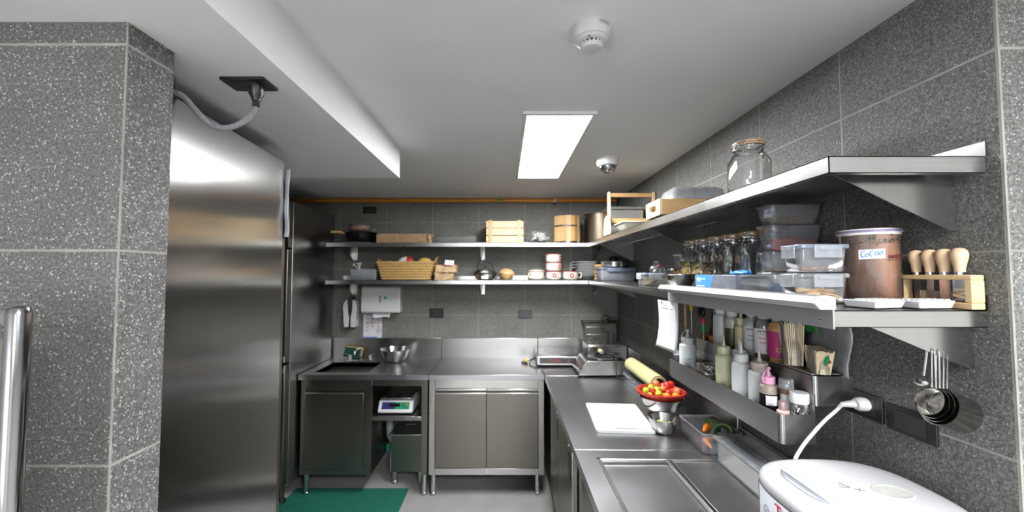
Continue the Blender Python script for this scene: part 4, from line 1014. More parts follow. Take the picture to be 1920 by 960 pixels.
tag(b.build('vegetable_rind', plain('cucumber rind', (.14, .22, .08), .5, var=.2), None, (.940, 1.842, CT+.066), bev=.002), 'curved green vegetable rind arching over the broccoli', 'vegetable')
t = thing('blue_cloth', 'blue cloth at the bottom of the clear vegetable tub', 'cloth', (0, 0, 0))
crumple(.875, .94, 1.71, 1.75, .03, .004, 4).build('cloth', plain('blue cloth', (.06, .20, .34), .8), t)
t.location = (0.01, 0, CT+.006)
# lidded steel pan next to the cooker
t = thing('lidded_pan', 'deep steel pan with a clear ribbed lid between vegetables and rice cooker', 'pan', (.926, 1.44, CT+.0007))
MB().box(-.070, .068, -.22, .22, 0, .082, .004, .004).build('pan', M['st'], t, bev=.004)
MB().box(-.078, .071, -.232, .232, .0825, .094).build('lid', M['frost'], t, bev=.003)
f = MB()
for x in (-.058, -.052, .0, .006, .05): f.box(x, x+.0008, -.215, .215, .0941, .0946)
f.build('lid_ribs', M['blackink'], t)

# ---------------------------------------------------------------- rice cooker
rk = thing('rice_cooker', 'white rice cooker on the counter in the right foreground', 'rice cooker', (.812, .948, CT+.0007))
ex = 2.9
def el(r, z): return ex
A, B_ = .178, .166
MB().lathe([(.90, .006), (.96, .02), (1.0, .10), (1.0, .232)], 72, ex=ex, sx=A, sy=B_).build('body', M['cooker'], rk)
lidp = MB().lathe([(1.0, .2325), (1.003, .238), (.99, .247), (.95, .254), (.86, .2595), (.70, .2625), (.45, .2645), (.2, .2652), (.02, .2653)], 96, ex=ex, sx=A, sy=B_)
lid = lidp.build('lid', M['cooker'], rk, smooth=60)
def side(y, z, o=.0): # point on the -x side wall
    q = abs(y)/B_; x = -A*(1-min(q, .999)**ex)**(1/ex); return (x-o, y, z)
f = MB().grid(lambda u, v: side(-.085+.19*u, .03+.198*v, .0012), 14, 2); pan_ = f.build('front_panel', plain('panel grey', (.50, .525, .57), .25, var=.01), rk, solid=.001)
f = MB()
f.tube([side(-.085+.19*u/20, .2285, .0015) for u in range(21)], .0016, 6); f.tube([side(.105, .03+.198*u/4, .0015) for u in range(5)], .0012, 6); f.tube([side(-.085, .03+.198*u/4, .0015) for u in range(5)], .0012, 6)
f.build('panel_outline', M['blackink'], pan_)
x0_ = side(.03, 0)[0]
f = MB().text('Tefal', .034, TM((x0_-.0034, -.018, .205), (.02, -1, 0), (0, 0, 1)), .0006, .0006); f.build('brand_lettering', M['redink'], pan_)
f = MB()
for yy, zz, rr in ((.052, .178, .014), (.015, .163, .014), (-.022, .160, .014), (-.060, .160, .014)):
    f.tube([(side(yy+rr*.75*math.cos(q*PI/10), 0)[0]-.0026, yy+rr*.75*math.cos(q*PI/10), zz+rr*1.15*math.sin(q*PI/10)) for q in range(20)], .0006, 5, closed=True)
    f.ball((side(yy, 0)[0]-.0026, yy, zz+.004), .0024, 6, 4)
f.build('button_outline', M['greyink'], pan_)
# release button: a lens shape on the lid front
def lidz(x, y):
    q = (abs(x/A)**ex+abs(y/B_)**ex)**(1/ex)
    P_ = [(0, .2653), (.2, .2652), (.45, .2645), (.70, .2625), (.86, .2595), (.95, .254), (.99, .247), (1.003, .238)]
    for i in range(len(P_)-1):
        if q <= P_[i+1][0]: a, b = P_[i], P_[i+1]; return a[1]+(b[1]-a[1])*(q-a[0])/(b[0]-a[0])
    return .22
vs = []; K = 16
for i in range(K+1):
    y = .062-.150*i/K+.02; wdt = .020*(1-((i/K-.5)*2)**4)+.001
    for s in (0, 1): x = -.131-s*wdt+.012; vs.append((x, y, lidz(x, y)+.0012))
f = MB().add(vs, [(2*i, 2*i+1, 2*i+3, 2*i+2) for i in range(K)]); f.build('release_button', plain('grey button', (.30, .32, .35), .25), rk, solid=.002, smooth=60)
t_ = MB().at(.055, -.026, .2640).lathe([(.046, 0), (.046, .0022), (.043, .0032), (.040, .0024), (.030, .0014), (.024, .0026), (.014, .0012), (.004, .0020)], 40, sx=.9, sy=.68)
t_.build('steam_vent', plain('vent white', (.50, .50, .47), .35, var=.10, vs=40), rk)
f = MB(); sx_, sy_ = -.045, -.005
def lp(x, y): return (x, y, lidz(x, y)+.0006)
f.tube([lp(sx_, sy_), lp(sx_+.012, sy_+.02), lp(sx_+.022, sy_-.002)], .0005, 4, closed=True)
f.tube([lp(sx_+.010, sy_+.004), lp(sx_+.014, sy_+.01)], .0006, 4)
f.tube([lp(sx_+.028, sy_-.02), lp(sx_+.040, sy_-.006)], .0005, 4); f.tube([lp(sx_+.026, sy_-.008), lp(sx_+.042, sy_-.018)], .0005, 4)
f.build('warning_symbol', M['blackink'], rk)
f = MB().tube([lp(-.114+.012, .1-.02*k) if abs(.1-.02*k) < .15 else lp(-.103, 0) for k in range(-1, 12)], .0004, 4); f.build('lid_seam', M['greyink'], rk)
# its plug and cord
t = thing('power_cord', 'white power cord with round plug running from the wall outlet to the cooker', 'cord', (0, 0, 0))
b = MB().at(XR-.0092, 1.146, 1.288, ry=-PI/2); b.lathe([(.019, 0), (.020, .006), (.0195, .020), (.014, .028)], 22, sx=.95, sy=1.1); b.build('plug', M['cloudy'] if 0 else M['white'], t)
b = MB().tube([(XR-.034, 1.148, 1.288), (XR-.050, 1.156, 1.285), (XR-.062, 1.165, 1.281)], [.011, .009, .0065], 14).build('strain_relief', M['white'], t)
cable(t, [(XR-.060, 1.163, 1.282), (.936, 1.153, 1.269), (.897, 1.150, 1.239), (.862, 1.150, 1.202), (.832, 1.150, 1.166), (.809, 1.148, 1.125), (.800, 1.145, 1.05), (.815, 1.142, .95), (.87, 1.140, .908)], .0048, 'white')

# ---------------------------------------------------------------- under the counters and floor
t = thing('floor_mat', 'green floor mat lying in front of the sink cabinet', 'mat', (0, 0, 0))
MB().prism([(-1.60, 2.30), (-.735, 2.30), (-.735, 3.165), (-1.60, 3.165)], 'z', .0005, .008).build('pile', M['green_mat'], t, bev=.002)
t = thing('grease_trap', 'steel grease trap box with a lifting handle under the open bay', 'box', (-.765, 3.38, 0))
MB().box(-.125, .125, -.16, .18, .10, .385).build('tank', M['st_dark'], t, bev=.003)
MB().box(-.140, .135, -.175, .19, .386, .396).build('lid', M['st'], t, bev=.002)
MB().tube([(-.035, -.05, .396), (-.035, -.05, .428), (.045, -.05, .428), (.045, -.05, .396)], .004, 8).build('lifting_handle', M['st'], t)
for x in (-.10, .10):
    for y in (-.13, .15): leg(t, x, y, .10)
t = thing('drain_pipe', 'grey plastic drain elbow left of the grease trap', 'pipe', (-.94, 3.38, 0))
MB().tube(curve([(-.012, .02, .545), (-.010, .01, .40), (-.004, 0, .335), (.012, 0, .305), (.044, 0, .305)], 6), .030, 18).build('elbow', plain('grey pvc', (.30, .31, .34), .4), t)
MB().at(.022, 0, .305, ry=PI/2).lathe([(.042, -.018), (.043, -.01), (.043, .01), (.042, .018)], 20).build('coupling', plain('light grey pvc', (.42, .43, .47), .4), t)
t = thing('water_valve', 'small valve with green round handle and blue lever near the floor', 'valve', (-.955, 3.44, .215))
MB().tube([(-.0, .0, -.214), (-.0, 0, 0), (.0, .10, .0)], .012, 10).build('pipe', M['st'], t)
MB().at(0, -.02, .0, rx=PI/2).lathe([(.030, 0), (.032, .005), (.030, .010), (.01, .012)], 20).build('handwheel', M['green'], t)
MB().at(-.005, -.018, -.035, ry=.1).box(-.03, .03, -.006, .006, -.006, .006).build('lever', M['blue'], t, bev=.003)
t = thing('kitchen_scale', 'white electronic scale with green and blue keypad on the open shelf', 'scale', (-.832, 3.22, .5855))
MB().prism([(-.14, .004), (.14, .004), (.14, .055), (-.085, .092), (-.14, .040)], 'x', -.132, .132)
f = MB().prism([(-.12, .008), (.14, .008), (.14, .094), (-.085, .094), (-.125, .024)], 'x', -.132, .132); f.build('housing', M['white'], t, bev=.008)
MB().box(-.115, .115, -.09, .125, .106, .116).build('platter', M['st_lip'], t, bev=.003)
MB().box(-.03, .03, -.02, .04, .094, .107).build('platter_support', M['black'], t)
d = Vector((0, -.125+.085, .024-.094)).normalized(); nrm = Vector((0, d.z, -d.y)); 
def KP(x, s, o): p = Vector((0, -.085, .094))+d*s; p = p+nrm*o*(1 if nrm.y < 0 else -1); return (x, p.y, p.z)
def kslab(x0, x1, s0, s1, o): return ([KP(x0, s0, o), KP(x1, s0, o), KP(x1, s1, o), KP(x0, s1, o), KP(x0, s0, -.001), KP(x1, s0, -.001), KP(x1, s1, -.001), KP(x0, s1, -.001)], [(0, 1, 2, 3), (0, 4, 5, 1), (1, 5, 6, 2), (2, 6, 7, 3), (3, 7, 4, 0)])
f = MB().mat(0); f.add(*kslab(-.105, .0, .012, .064, .001)); f.mat(1); f.add(*kslab(-.0, .105, .012, .064, .001)); f.mat(2); f.add(*kslab(-.05, .035, .022, .046, .0016))
f.mat(3)
for x in (.058, .083): f.add(*kslab(x-.008, x+.008, .042, .054, .0018))
f.add(*kslab(.05, .066, .022, .034, .0018)); f.mat(4); f.add(*kslab(.075, .091, .022, .034, .0018))
f.build('keypad', [plain('navy', (.02, .025, .12), .4), M['green'], M['blackglass'], plain('navy key', (.03, .05, .16), .4), M['redink']], t)
for x in (-.1, .1):
    for y in (-.09, .11): MB().at(x, y).lathe([(.010, 0), (.010, .009)], 10).build('foot', M['rubber'], t)

# ---------------------------------------------------------------- right wall, lower shelf
def clipjar(label, loc, s, h, contents=None, neck=.038, ex=4.5, rz=0, group=None, cat='jar'):
    """square glass jar with a wire-bail wooden lid"""
    t = thing('clip_jar', label, cat, loc, rz, group)
    hb = h*.62; a = s/2
    def E_(r, z): return ex if z < hb+.001 else (2+(ex-2)*max(0, 1-(z-hb)/(h*.17)))
    MB().lathe([(a*.9, .0005), (a, .006), (a, hb*.5), (a, hb), (a*.93, hb+h*.06), (neck+.006, hb+h*.15), (neck, h*.81), (neck+.002, h*.84), (neck+.002, h*.86)], 48, ex=E_, cap1=False).build('glass_body', M['glass'], t, smooth=60)
    MB().lathe([(neck+.004, h*.865), (neck+.005, h*.875), (neck+.005, h*.90), (neck+.003, h*.905)], 32).build('glass_collar', M['glass'], t)
    MB().lathe([(neck+.003, h*.915), (neck+.006, h*.92), (neck+.006, h*.985), (neck+.003, h), (.01, h)], 32).build('lid', M['cork'], t)
    MB().lathe([(neck+.004, h*.906), (neck+.007, h*.91), (neck+.004, h*.914)], 32).build('seal', plain('seal', (.62, .58, .50), .5), t)
    f = MB(); r = neck+.008
    f.tube([(r*math.cos(2*PI*k/28), r*math.sin(2*PI*k/28), h*.855) for k in range(28)], .0014, 6, closed=True)
    f.tube([(r*math.cos(2*PI*k/28), r*math.sin(2*PI*k/28), h*.955) for k in range(28)], .0014, 6, closed=True)
    c = (-r*.8, -r*.62)
    for s_ in (-1, 1):
        ox, oy = .010*s_*.62, -.010*s_*.8
        f.tube([(c[0]+ox, c[1]+oy, h*.97), (c[0]*1.12+ox, c[1]*1.12+oy, h*.93), (c[0]*1.02+ox, c[1]*1.02+oy, h*.87), (c[0]*1.25+ox, c[1]*1.25+oy, h*.78), (c[0]*1.22+ox*.3, c[1]*1.22+oy*.3, h*.72)], .0015, 6)
    f.tube([(c[0]+.007, c[1]-.009, h*.975), (c[0]-.007, c[1]+.009, h*.975)], .0016, 6)
    f.tube([(c[0]*1.12+.008, c[1]*1.12-.010, h*.90), (c[0]*1.12-.008, c[1]*1.12+.010, h*.90)], .003, 8)
    f.build('wire_clasp', M['chrome'], t)
    if contents:
        m, lv, kind = contents; f = MB(); w_ = a-.006
        if kind == 'chunks':
            f.lathe([(w_*.9, .008), (w_*.92, .012), (w_*.92, lv*.8)], 24, ex=4)
            for _ in range(60):
                q = random.random(); x, y = random.uniform(-w_, w_)*.86, random.uniform(-w_, w_)*.86
                if random.random() < .6:
                    if random.random() < .5: x = -w_*.88
                    else: y = -w_*.88
                f.ball((x, y, .016+random.random()*(lv-.016)), random.uniform(.008, .0125), 7, 5, (1, 1, .7), .15)
        else:
            f.grid(lambda u, v: ((u-.5)*2*w_*.95, (v-.5)*2*w_*.95, lv*(.85+.2*math.sin(u*4+v*3))), 8, 8); f.lathe([(w_*.95, .008), (w_*.97, .012), (w_*.97, lv*.85)], 24, ex=5, cap1=False)
        tag_part = f.build('contents', m, t, smooth=50); 
    return t
G = 'square wire-clasp jars on the lower right shelf'
chips = plain('banana chips', (.85, .62, .22), .55, var=.2, vs=60); nuts = plain('peeled nuts', (.85, .68, .34), .5, var=.2, vs=60)
raisin = plain('dark raisins', (.16, .09, .03), .5, var=.4, vs=80); flour = plain('brown crumbs', (.38, .24, .12), .8, var=.3, vs=120); rose = plain('pinkish spice', (.30, .20, .18), .8, var=.2, vs=80)
JS = [(2.037, chips, .125, 'chunks', 'wire-clasp jar of yellow banana chips, farthest from the camera'), (1.921, nuts, .110, 'chunks', 'wire-clasp jar half full of pale round nuts'),
      (1.799, raisin, .125, 'chunks', 'wire-clasp jar of dark raisins beside the jar of nuts'), (1.674, rose, .02, 'powder', 'nearly empty wire-clasp jar between the raisins and the scoop jar'),
      (1.543, flour, .028, 'powder', 'wire-clasp jar of brown crumbs holding a white scoop'), (1.413, None, 0, '', 'empty wire-clasp jar nearest the stacked plastic boxes')]
for y, m, lv, kd, lb in JS:
    clipjar(lb, (.952, y, zlo(y)+.0007), .104, .232, (m, lv, kd) if m else None, group=G)
b = MB().tube(curve([(.925, 1.585, zlo(1.55)+.125), (.93, 1.56, zlo(1.55)+.085), (.945, 1.535, zlo(1.55)+.055), (.972, 1.51, zlo(1.55)+.036)], 5), [.004]*8+[.006]*4+[.009]*4, 8)
tag(b.build('plastic_scoop', M['white'], None), 'white plastic scoop slanting inside the jar of brown crumbs', 'scoop')

def lidbox(label, loc, w, d, h, lidm, rz=0, group=None, contents=None, clips=True, body='clear'):
    t = thing('lidded_box', label, 'container', loc, rz, group)
    f = MB(); n = 0
    pts = lambda k, z: [(x, y, z) for x, y in rrect(-w/2+k, w/2-k, -d/2+k, d/2-k, .012, 4)]
    R = [pts(.010, .0005), pts(.006, .004), pts(.003, h-.014), pts(.001, h-.013)]; n = len(R[0])
    fs = [tuple(reversed(range(n)))]
    for i in range(3):
        for k in range(n): l = (k+1) % n; fs.append((i*n+k, i*n+l, (i+1)*n+l, (i+1)*n+k))
    f.add([p for r in R for p in r], fs); f.build('body', M[body], t, smooth=50)
    MB().prism(rrect(-w/2-.003, w/2+.003, -d/2-.003, d/2+.003, .014, 5), 'z', h-.0125, h-.001).build('lid', M[lidm], t, bev=.0025)
    if clips:
        for (x0, x1, y0, y1) in ((-w*.28, w*.30, -d/2-.0085, -d/2-.0035), (-w/2-.0085, -w/2-.0035, -d*.30, d*.30)):
            c = MB().box(x0, x1, y0, y1, h-.036, h-.003).build('clip', M['frost'], t, bev=.0022)
            if x1-x0 > .01: MB().box(x0+.012, x1-.012, y0-.0012, y0-.0002, h-.0155, h-.0115).build('clip_slot', M['greyink'], c)
            else: MB().box(x0-.0012, x0-.0002, y0+.008, y1-.008, h-.0155, h-.0115).build('clip_slot', M['greyink'], c)
    return t
def tray_fill(t, name, m, w, d, z, amp, kind='heap', n=30):
    f = MB()
    if kind == 'heap':
        hh = lambda u, v: .006+z*(.75+.35*math.sin(u*PI)*math.sin(v*PI))+amp*math.sin(u*23+v*11)*.3
        f.grid(lambda u, v: ((u-.5)*w, (v-.5)*d, hh(u, v)), 14, 10)
        for s_ in (-1, 1):
            f.grid(lambda u, v: ((u-.5)*w, s_*d/2, .003+(hh(u, (s_+1)/2)-.003)*v), 14, 2); f.grid(lambda u, v: (s_*w/2, (u-.5)*d, .003+(hh((s_+1)/2, u)-.003)*v), 10, 2)
    else:
        for _ in range(n):
            f.at(random.uniform(-.5, .5)*w*.8, random.uniform(-.5, .5)*d*.8, .006+random.random()*z, random.uniform(-.35, .35), random.uniform(-.35, .35), random.random()*3)
            f.lathe([(kind*.98, 0), (kind, .0008), (kind*.6, .002), (.003, .001)], 14)
    return f.build(name, m, t, smooth=40)
zz = zlo(1.04)
t = lidbox('clear clip-lid box of thin round crackers under the other clip-lid box', (.797, 1.040, zz+.0005), .125, .080, .077, 'clear')
tray_fill(t, 'crackers', plain('crackers', (.86, .62, .32), .6, var=.15, vs=70), .105, .062, .030, 0, .0165, 34)
t = lidbox('clear clip-lid box with bluish lid and few flakes, stacked on the cracker box', (.800, 1.040, zz+.0785), .122, .078, .072, 'ltblue')
tray_fill(t, 'flakes', plain('reddish flakes', (.38, .18, .08), .7, var=.4, vs=150), .10, .06, .006, .004, .005, 40)
zz = zlo(1.31)
t = lidbox('small clear box with flat lid at the bottom of the stack of deli boxes', (.9275, 1.309, zz+.0005), .165, .086, .078, 'clear', clips=False, group='stacked clear deli boxes')
tray_fill(t, 'crumbs', flour, .13, .06, .012, .004)
def deli(label, z, h, fill=None, w=.170, d=.086, lid=False):
    t = tub('deli_box', label, 'container', (.9275, 1.309, z), w, d, h, M['clear'], taper=.014, rim=.004, group='stacked clear deli boxes')
    if fill: tray_fill(t, 'contents', fill[0], w-.036, d-.036, fill[1], .004)
    if lid: MB().prism(rrect(-w/2-.002, w/2+.002, -d/2-.002, d/2+.002, .015, 4), 'z', h+.0003, h+.0035).build('lid', M['clear'], t, bev=.001)
    return t
deli('clear tapered box with a few crumbs under the box of red powder', zz+.079, .062, (flour, .006), lid=True)
deli('clear tapered box half full of coarse red powder', zz+.1455, .080, (plain('red powder', (.62, .09, .08), .7, var=.4, vs=140, bmp=.5, bs=200), .040), lid=True)
t = deli('clear tapered box of brown flakes with a white label, topmost of the stack', zz+.2300, .060, (plain('brown flakes', (.20, .12, .05), .8, var=.5, vs=160, bmp=.6, bs=200), .024), lid=True)
def label_card(t, name, w, h, M4, word=None, lines=True, ws=.014, big=False, ink='ink_l'):
    f = MB(); f.M = M4
    f.mat(0).box(-w/2, w/2, -h/2, h/2, 0, .0004)
    f.mat(1)
    if lines:
        for k, (a, b_) in enumerate((('Product', ''), ('Date', 'Use by'), ('Time', 'Initials'))):
            y = h*(.30-.30*k)
            f.text(a, h*.17, TM((-w*.46, y, .0005), (1, 0, 0), (0, 1, 0)), .0001, 0, 'LEFT')
            if b_: f.text(b_, h*.17, TM((.01*w, y, .0005), (1, 0, 0), (0, 1, 0)), .0001, 0, 'LEFT')
            f.box(-w*.14, (-.02 if b_ else .44)*w, y-h*.06, y-h*.045, .0004, .0006)
            if b_: f.box(w*.28, w*.45, y-h*.06, y-h*.045, .0004, .0006)
    if word:
        f.mat(2); scribble(f, -w*.3, w*.32, 0, h*.28, .0008, .0006, 3)
    return f.build(name, [M['paper'], M['greyink'], M[ink]], t)
label_card(t, 'white_label', .030, .030, TM((-.0795, -.0225, .037), (0.26, -1, 0.0), (.18, 0, 1)), 'soya', True, .012, ink='ink')

# cocoa tub
t = thing('cocoa_tub', 'big clear round tub full of brown cocoa powder with a handwritten label', 'tub', (.938, 1.036, zlo(1.03)+.0003))
R0 = .0622
MB().lathe([(R0*.97, .0006), (R0, .004), (R0, .172), (R0+.0005, .174)], 64, cap1=False).build('clear_wall', clear('clear tub wall', (.93, .93, .95), .05, gloss=.2, rough=.04, edge=.4), t)
MB().lathe([(R0-.0022, .002), (R0-.0015, .005), (R0-.0015, .150)], 64, cap1=True).build('cocoa_powder', M['cocoa'], t)
f = MB(); random.seed(5)
for _ in range(46):
    a = random.gauss(-1.9, .55); z = .158+random.gauss(0, .005); r = R0-.0012
    s_ = random.uniform(.0015, .005); f.add([(r*math.cos(a-s_/r), r*math.sin(a-s_/r), z-.001), (r*math.cos(a+s_/r), r*math.sin(a+s_/r), z-s_*.5), (r*math.cos(a+s_*1.2/r), r*math.sin(a+s_*1.2/r), z+s_*.6), (r*math.cos(a), r*math.sin(a), z+s_*.9)], [(0, 1, 2, 3)])
f.build('powder_smears', plain('dark powder', (.07, .035, .02), .8), t)
MB().lathe([(R0-.0018, .151), (R0-.0018, .172)], 64, cap0=False, cap1=False).build('dusted_wall', plain('dusted wall', (.34, .18, .10), .7, var=.2, vs=20), t)
MB().lathe([(R0+.001, .172), (R0+.001, .178), (R0+.0035, .1785), (R0+.0035, .184), (R0+.001, .187), (R0-.004, .186), (.01, .184)], 64).build('lid', plain('lid white', (.62, .60, .60), .35), t)
MB().lathe([(R0+.0037, .179), (R0+.0042, .180), (R0+.0042, .1825), (R0+.0037, .1835)], 64, closed=True).build('purple_rim', plain('purple rim', (.20, .15, .30), .4), t)
ang = math.atan2(-1.036, -.938)+.10
f0 = MB(); wl, hl = .050, .0235
def wrap(mb, z0):
    """bend a flat label drawn in x (width) and y (height) round the tub"""
    mb.v = [((R0+.0007+z)*math.cos(ang+x/R0), (R0+.0007+z)*math.sin(ang+x/R0), z0+y+.05*x) for x, y, z in mb.v]; return mb
f = MB(); f.mat(0).grid(lambda u, v: ((u-.5)*wl, (v-.5)*hl, 0), 14, 1); f.mat(1)
for k, (a, b_) in enumerate((('Product', ''), ('Date', 'Use by'), ('Time', 'Initials'))):
    y = hl*(.32-.31*k); f.text(a, .0044, TM((-wl*.46, y, .0002), (1, 0, 0), (0, 1, 0)), .00005, 0, 'LEFT')
    if b_: f.text(b_, .0044, TM((.0, y, .0002), (1, 0, 0), (0, 1, 0)), .00005, 0, 'LEFT')
    x = -wl*.14
    while x < (.0 if b_ else .42)*wl-.003: f.box(x, x+.003, y-.0012, y-.0009, .0001, .0003); x += .003
f.mat(2)
def stroke(pts, r=.00095):
    f.tube([(x*.001, y*.001, .0006) for x, y in [(p[0], p[1]) for p in curve([(a, b, 0) for a, b in pts], 6)]], r, 5)
stroke([(-12, 7), (-16, 7.5), (-19, 4), (-19.5, -2), (-17, -6), (-13, -5.5)]); stroke([(-9, 1.5), (-12, -1), (-11, -4.8), (-7.5, -4.5), (-6, -1.5), (-8, 1.6), (-9.5, 1)])
stroke([(3, 8), (0, 8.3), (-3, 5), (-4, 0), (-2.5, -4.5), (.5, -5.8)]); stroke([(9, 5.2), (5.6, 2.5), (5.4, -1.5), (8.3, -3.6), (11.3, -1.2), (11.2, 3), (8.8, 5.4)])
stroke([(19, 6), (16, 4.3), (13, 1), (13.5, -2.5), (16, -2.6), (18.4, 1.5), (19.6, 6.4), (19, 2.6), (20.2, 1), (22, .4)])
wrap(f, .1235).build('label', [M['paper'], M['greyink'], plain('marker', (.10, .30, .80), .6)], t, smooth=60)
ang0 = ang; ang = ang0+.62
f = MB().mat(0); f.text('MARTINI', .0125, TM((.018, 0, .0), (1, 0, 0), (0, 1, 0)), .0001, .0003)
x = -.010
while x < .045: f.box(x, x+.004, -.0085, -.0070, 0, .0002); x += .004
wrap(f, .116).build('printed_word', plain('brown print', (.10, .012, .008), .5), t, smooth=60)

# cheese knives in a stand
t = thing('knife_stand', 'bamboo stand for four cheese knives at the shelf end', 'knife stand', (.984, .850, zlo(.85)+.001))
th = .028; ln = .164; hh = .0735
MB().box(0, th, 0, ln, 0, .014).build('base', M['bamboo'], t, bev=.002)
MB().box(0, th, 0, ln, hh-.011, hh).build('top_bar', M['bamboo'], t, bev=.002)
MB().box(0, th, 0, .014, .0141, hh-.0111).build('end_post', M['bamboo'], t, bev=.0015)
MB().box(0, th, ln-.014, ln, .0141, hh-.0111).build('end_post', M['bamboo'], t, bev=.0015)
for k, (y, lb, kd) in enumerate(((.033, 'cheese knife nearest the shelf end, with the broadest blade', 0), (.064, 'cheese knife with the darker handle, second from the shelf end', 1), (.095, 'cheese knife with narrow blade, third from the shelf end', 2), (.126, 'cheese knife farthest from the shelf end, beside the cocoa tub', 3))):
    kt = thing('cheese_knife', lb, 'knife', (.984+th*.5, .850+y, zlo(.85)+.001+hh+.0005), .3*k, 'cheese knives in the stand')
    MB().lathe([(.0092, .006), (.0092, .012), (.0110, .022), (.0144, .036), (.0151, .044), (.0135, .052), (.009, .0575), (.002, .059)], 20, sy=.98).build('handle', M['handlewood'], kt, smooth=60)
    MB().lathe([(.0092, .0), (.0092, .0058)], 18, sy=.8).build('ferrule', M['chrome'], kt)
    w_ = (.015, .011, .008, .007)[k]
    b = MB().prism([(-w_, -.012), (-w_, -.055), (w_*.7, -.056), (w_, -.050), (w_, -.012), (.004, -.0118), (.004, 0), (-.004, 0), (-.004, -.0118)], 'x', -.0008, .0008)
    bo = b.build('blade', M['chrome'], kt); bo.rotation_euler.z = -.3*k
# calculators
def calc(label, x, y, rz, w=.085, d=.072):
    t = thing('desk_calculator', label, 'calculator', (x, y, zlo(y)+.001), rz, 'white desk calculators')
    MB().box(-w/2, w/2, -d/2, d/2, 0, .0175, .005, .005).build('case', M['white'], t, bev=.003, seg=3)
    f = MB()
    for i in range(5):
        for j in range(4): f.at(-w*.36+i*w*.18, -d*.36+j*d*.16, .0172).lathe([(.0056, 0), (.0056, .0024), (.0045, .0032)], 12, ex=3.5)
    f.build('keys', M['white'], t)
    MB().box(-w*.4, w*.4, d*.24, d*.42, .0168, .0180).build('display', M['greyink'], t, bev=.001)
calc('white desk calculator in front of the cocoa tub, left one', .828, .908, .22)
calc('white desk calculator beside the knife stand, right one', .928, .902, .10, .088, .070)

# clear boxes along the rail
t = thing('glove_box', 'blue and clear box of gloves behind the order rail', 'box', (.735, 1.285, zlo(1.3)+.001))
MB().prism([(0, 0), (.095, 0), (.095, .170), (0, .170)], 'z', .0, .068).build('clear_part', M['frost'], t, bev=.002)
f = MB().mat(0).prism([(.171, 0), (.268, 0), (.268, .068), (.171, .068)], 'x', 0, .095)
f.prism([(.171, .002), (.130, .066), (.171, .066)], 'x', -.0006, .0)
f.mat(1).box(-.0008, 0, .225, .255, .046, .058)
for q in range(6): f.box(-.0008, 0, .2270-.0, .2270+.0, .04, .04) if 0 else f.box(-.0008, 0, .222+.005*q, .2255+.005*q, .040, .043)
for z0 in (.024, .012):
    for q in range(12): f.box(-.0008, 0, .198+.005*q, .2022+.005*q, z0, z0+.005+.001*(q % 2))
f.mat(2).box(-.0008, 0, .190, .222, .048, .056)
f.build('blue_part', [plain('carton blue', (.07, .28, .80), .4), M['white'], plain('carton cyan', (.20, .60, .80), .4)], t, bev=.0008)
t = tub('wipes_tub', 'clear tub of white wipes and blue cloth behind the order rail', 'container', (.783, 1.190, zlo(1.19)+.001), .095, .170, .070, M['clear'], taper=.010)
t2 = thing('wipes_pack', 'crumpled white and light blue pack of wipes in the clear tub', 'pack', (.770, 1.185, zlo(1.19)+.0045))
b = MB().ball((0, .006, .030), .025, 14, 9, (.6, 1.0, .75), .04); b.build('pack', M['white'], t2, smooth=25)
MB().at(0, -.033, .026, rx=.5).box(-.020, .020, -.007, .006, -.018, .018).build('blue_end', plain('light blue wrap', (.20, .50, .75), .5), t2, bev=.004)
t2 = MB().ball((0, 0, .008), .02, 12, 8, (1.2, 1.0, .4), .2)
tag(t2.build('blue_rag', plain('violet blue cloth', (.06, .07, .55), .7), None, (.790, 1.13, zlo(1.13)+.004), smooth=25), 'deep blue cloth scrap at the near end of the wipes tub', 'cloth')
b = MB().ball((0, 0, .006), .02, 14, 9, (1.1, 2.2, .45), .22)
tag(b.build('nitrile_glove', M['bluegl'], None, (.782, 1.335, zlo(1.33)+.0695), smooth=25), 'bright blue glove lying crumpled on the glove box', 'glove')
tag(MB().lathe([(.030, .001), (.040, .004), (.058, .034), (.065, .062), (.0695, .064), (.0695, .066), (.064, .065), (.055, .034), (.036, .008), (.01, .005)], 40).build('prep_bowl', M['st_bowl'], None, (.800, 1.838, zlo(1.84)+.0003)), 'small steel bowl standing at the far end of the order rail', 'bowl')
y = 2.20
t = lidbox('small clip-lid box of pale chips on the bare part of the lower right shelf', (.795, 2.19, zlo(2.19)+.0005), .125, .095, .070, 'ltblue', rz=.1)
tray_fill(t, 'chips', chips, .10, .07, .045, 0, .013, 40)
t = thing('cut_glass_ornament', 'cluster of cut glass baubles on the lid of the chip box', 'ornament', (.835, 2.19, zlo(2.19)+.0708))
for k, (dx, dz, r) in enumerate(((-.028, .020, .020), (.004, .018, .017), (.026, .015, .015), (-.006, .048, .016), (.016, .036, .012))):
    MB().ball((dx, .004*k, dz), r, 10, 7, (1, 1, 1), .06).build('bauble', M['glass'] if k != 4 else plain('ruby glass', (.35, .02, .04), .1), t, smooth=10)
t = thing('small_jar', 'small glass jar with a black clip beside the chip box', 'jar', (.885, 2.13, zlo(2.13)+.0005))
MB().lathe([(.022, .0005), (.026, .004), (.026, .055), (.020, .066), (.020, .082)], 24).build('glass_body', M['glass'], t)
MB().lathe([(.022, .003), (.023, .005), (.023, .028)], 20).build('contents', nuts, t)
MB().lathe([(.021, .080), (.022, .083), (.022, .092), (.01, .094)], 24).build('lid', M['chrome'], t)
MB().box(-.030, -.021, -.012, .012, .045, .085).build('clip', M['black'], t, bev=.002)
t = thing('juice_tub', 'tall clear canister of orange powder beside the jars', 'canister', (.960, 2.195, zlo(2.2)+.0005))
MB().lathe([(.033, .0005), (.036, .004), (.037, .160)], 36, cap1=False).build('clear_wall', M['clear'], t)
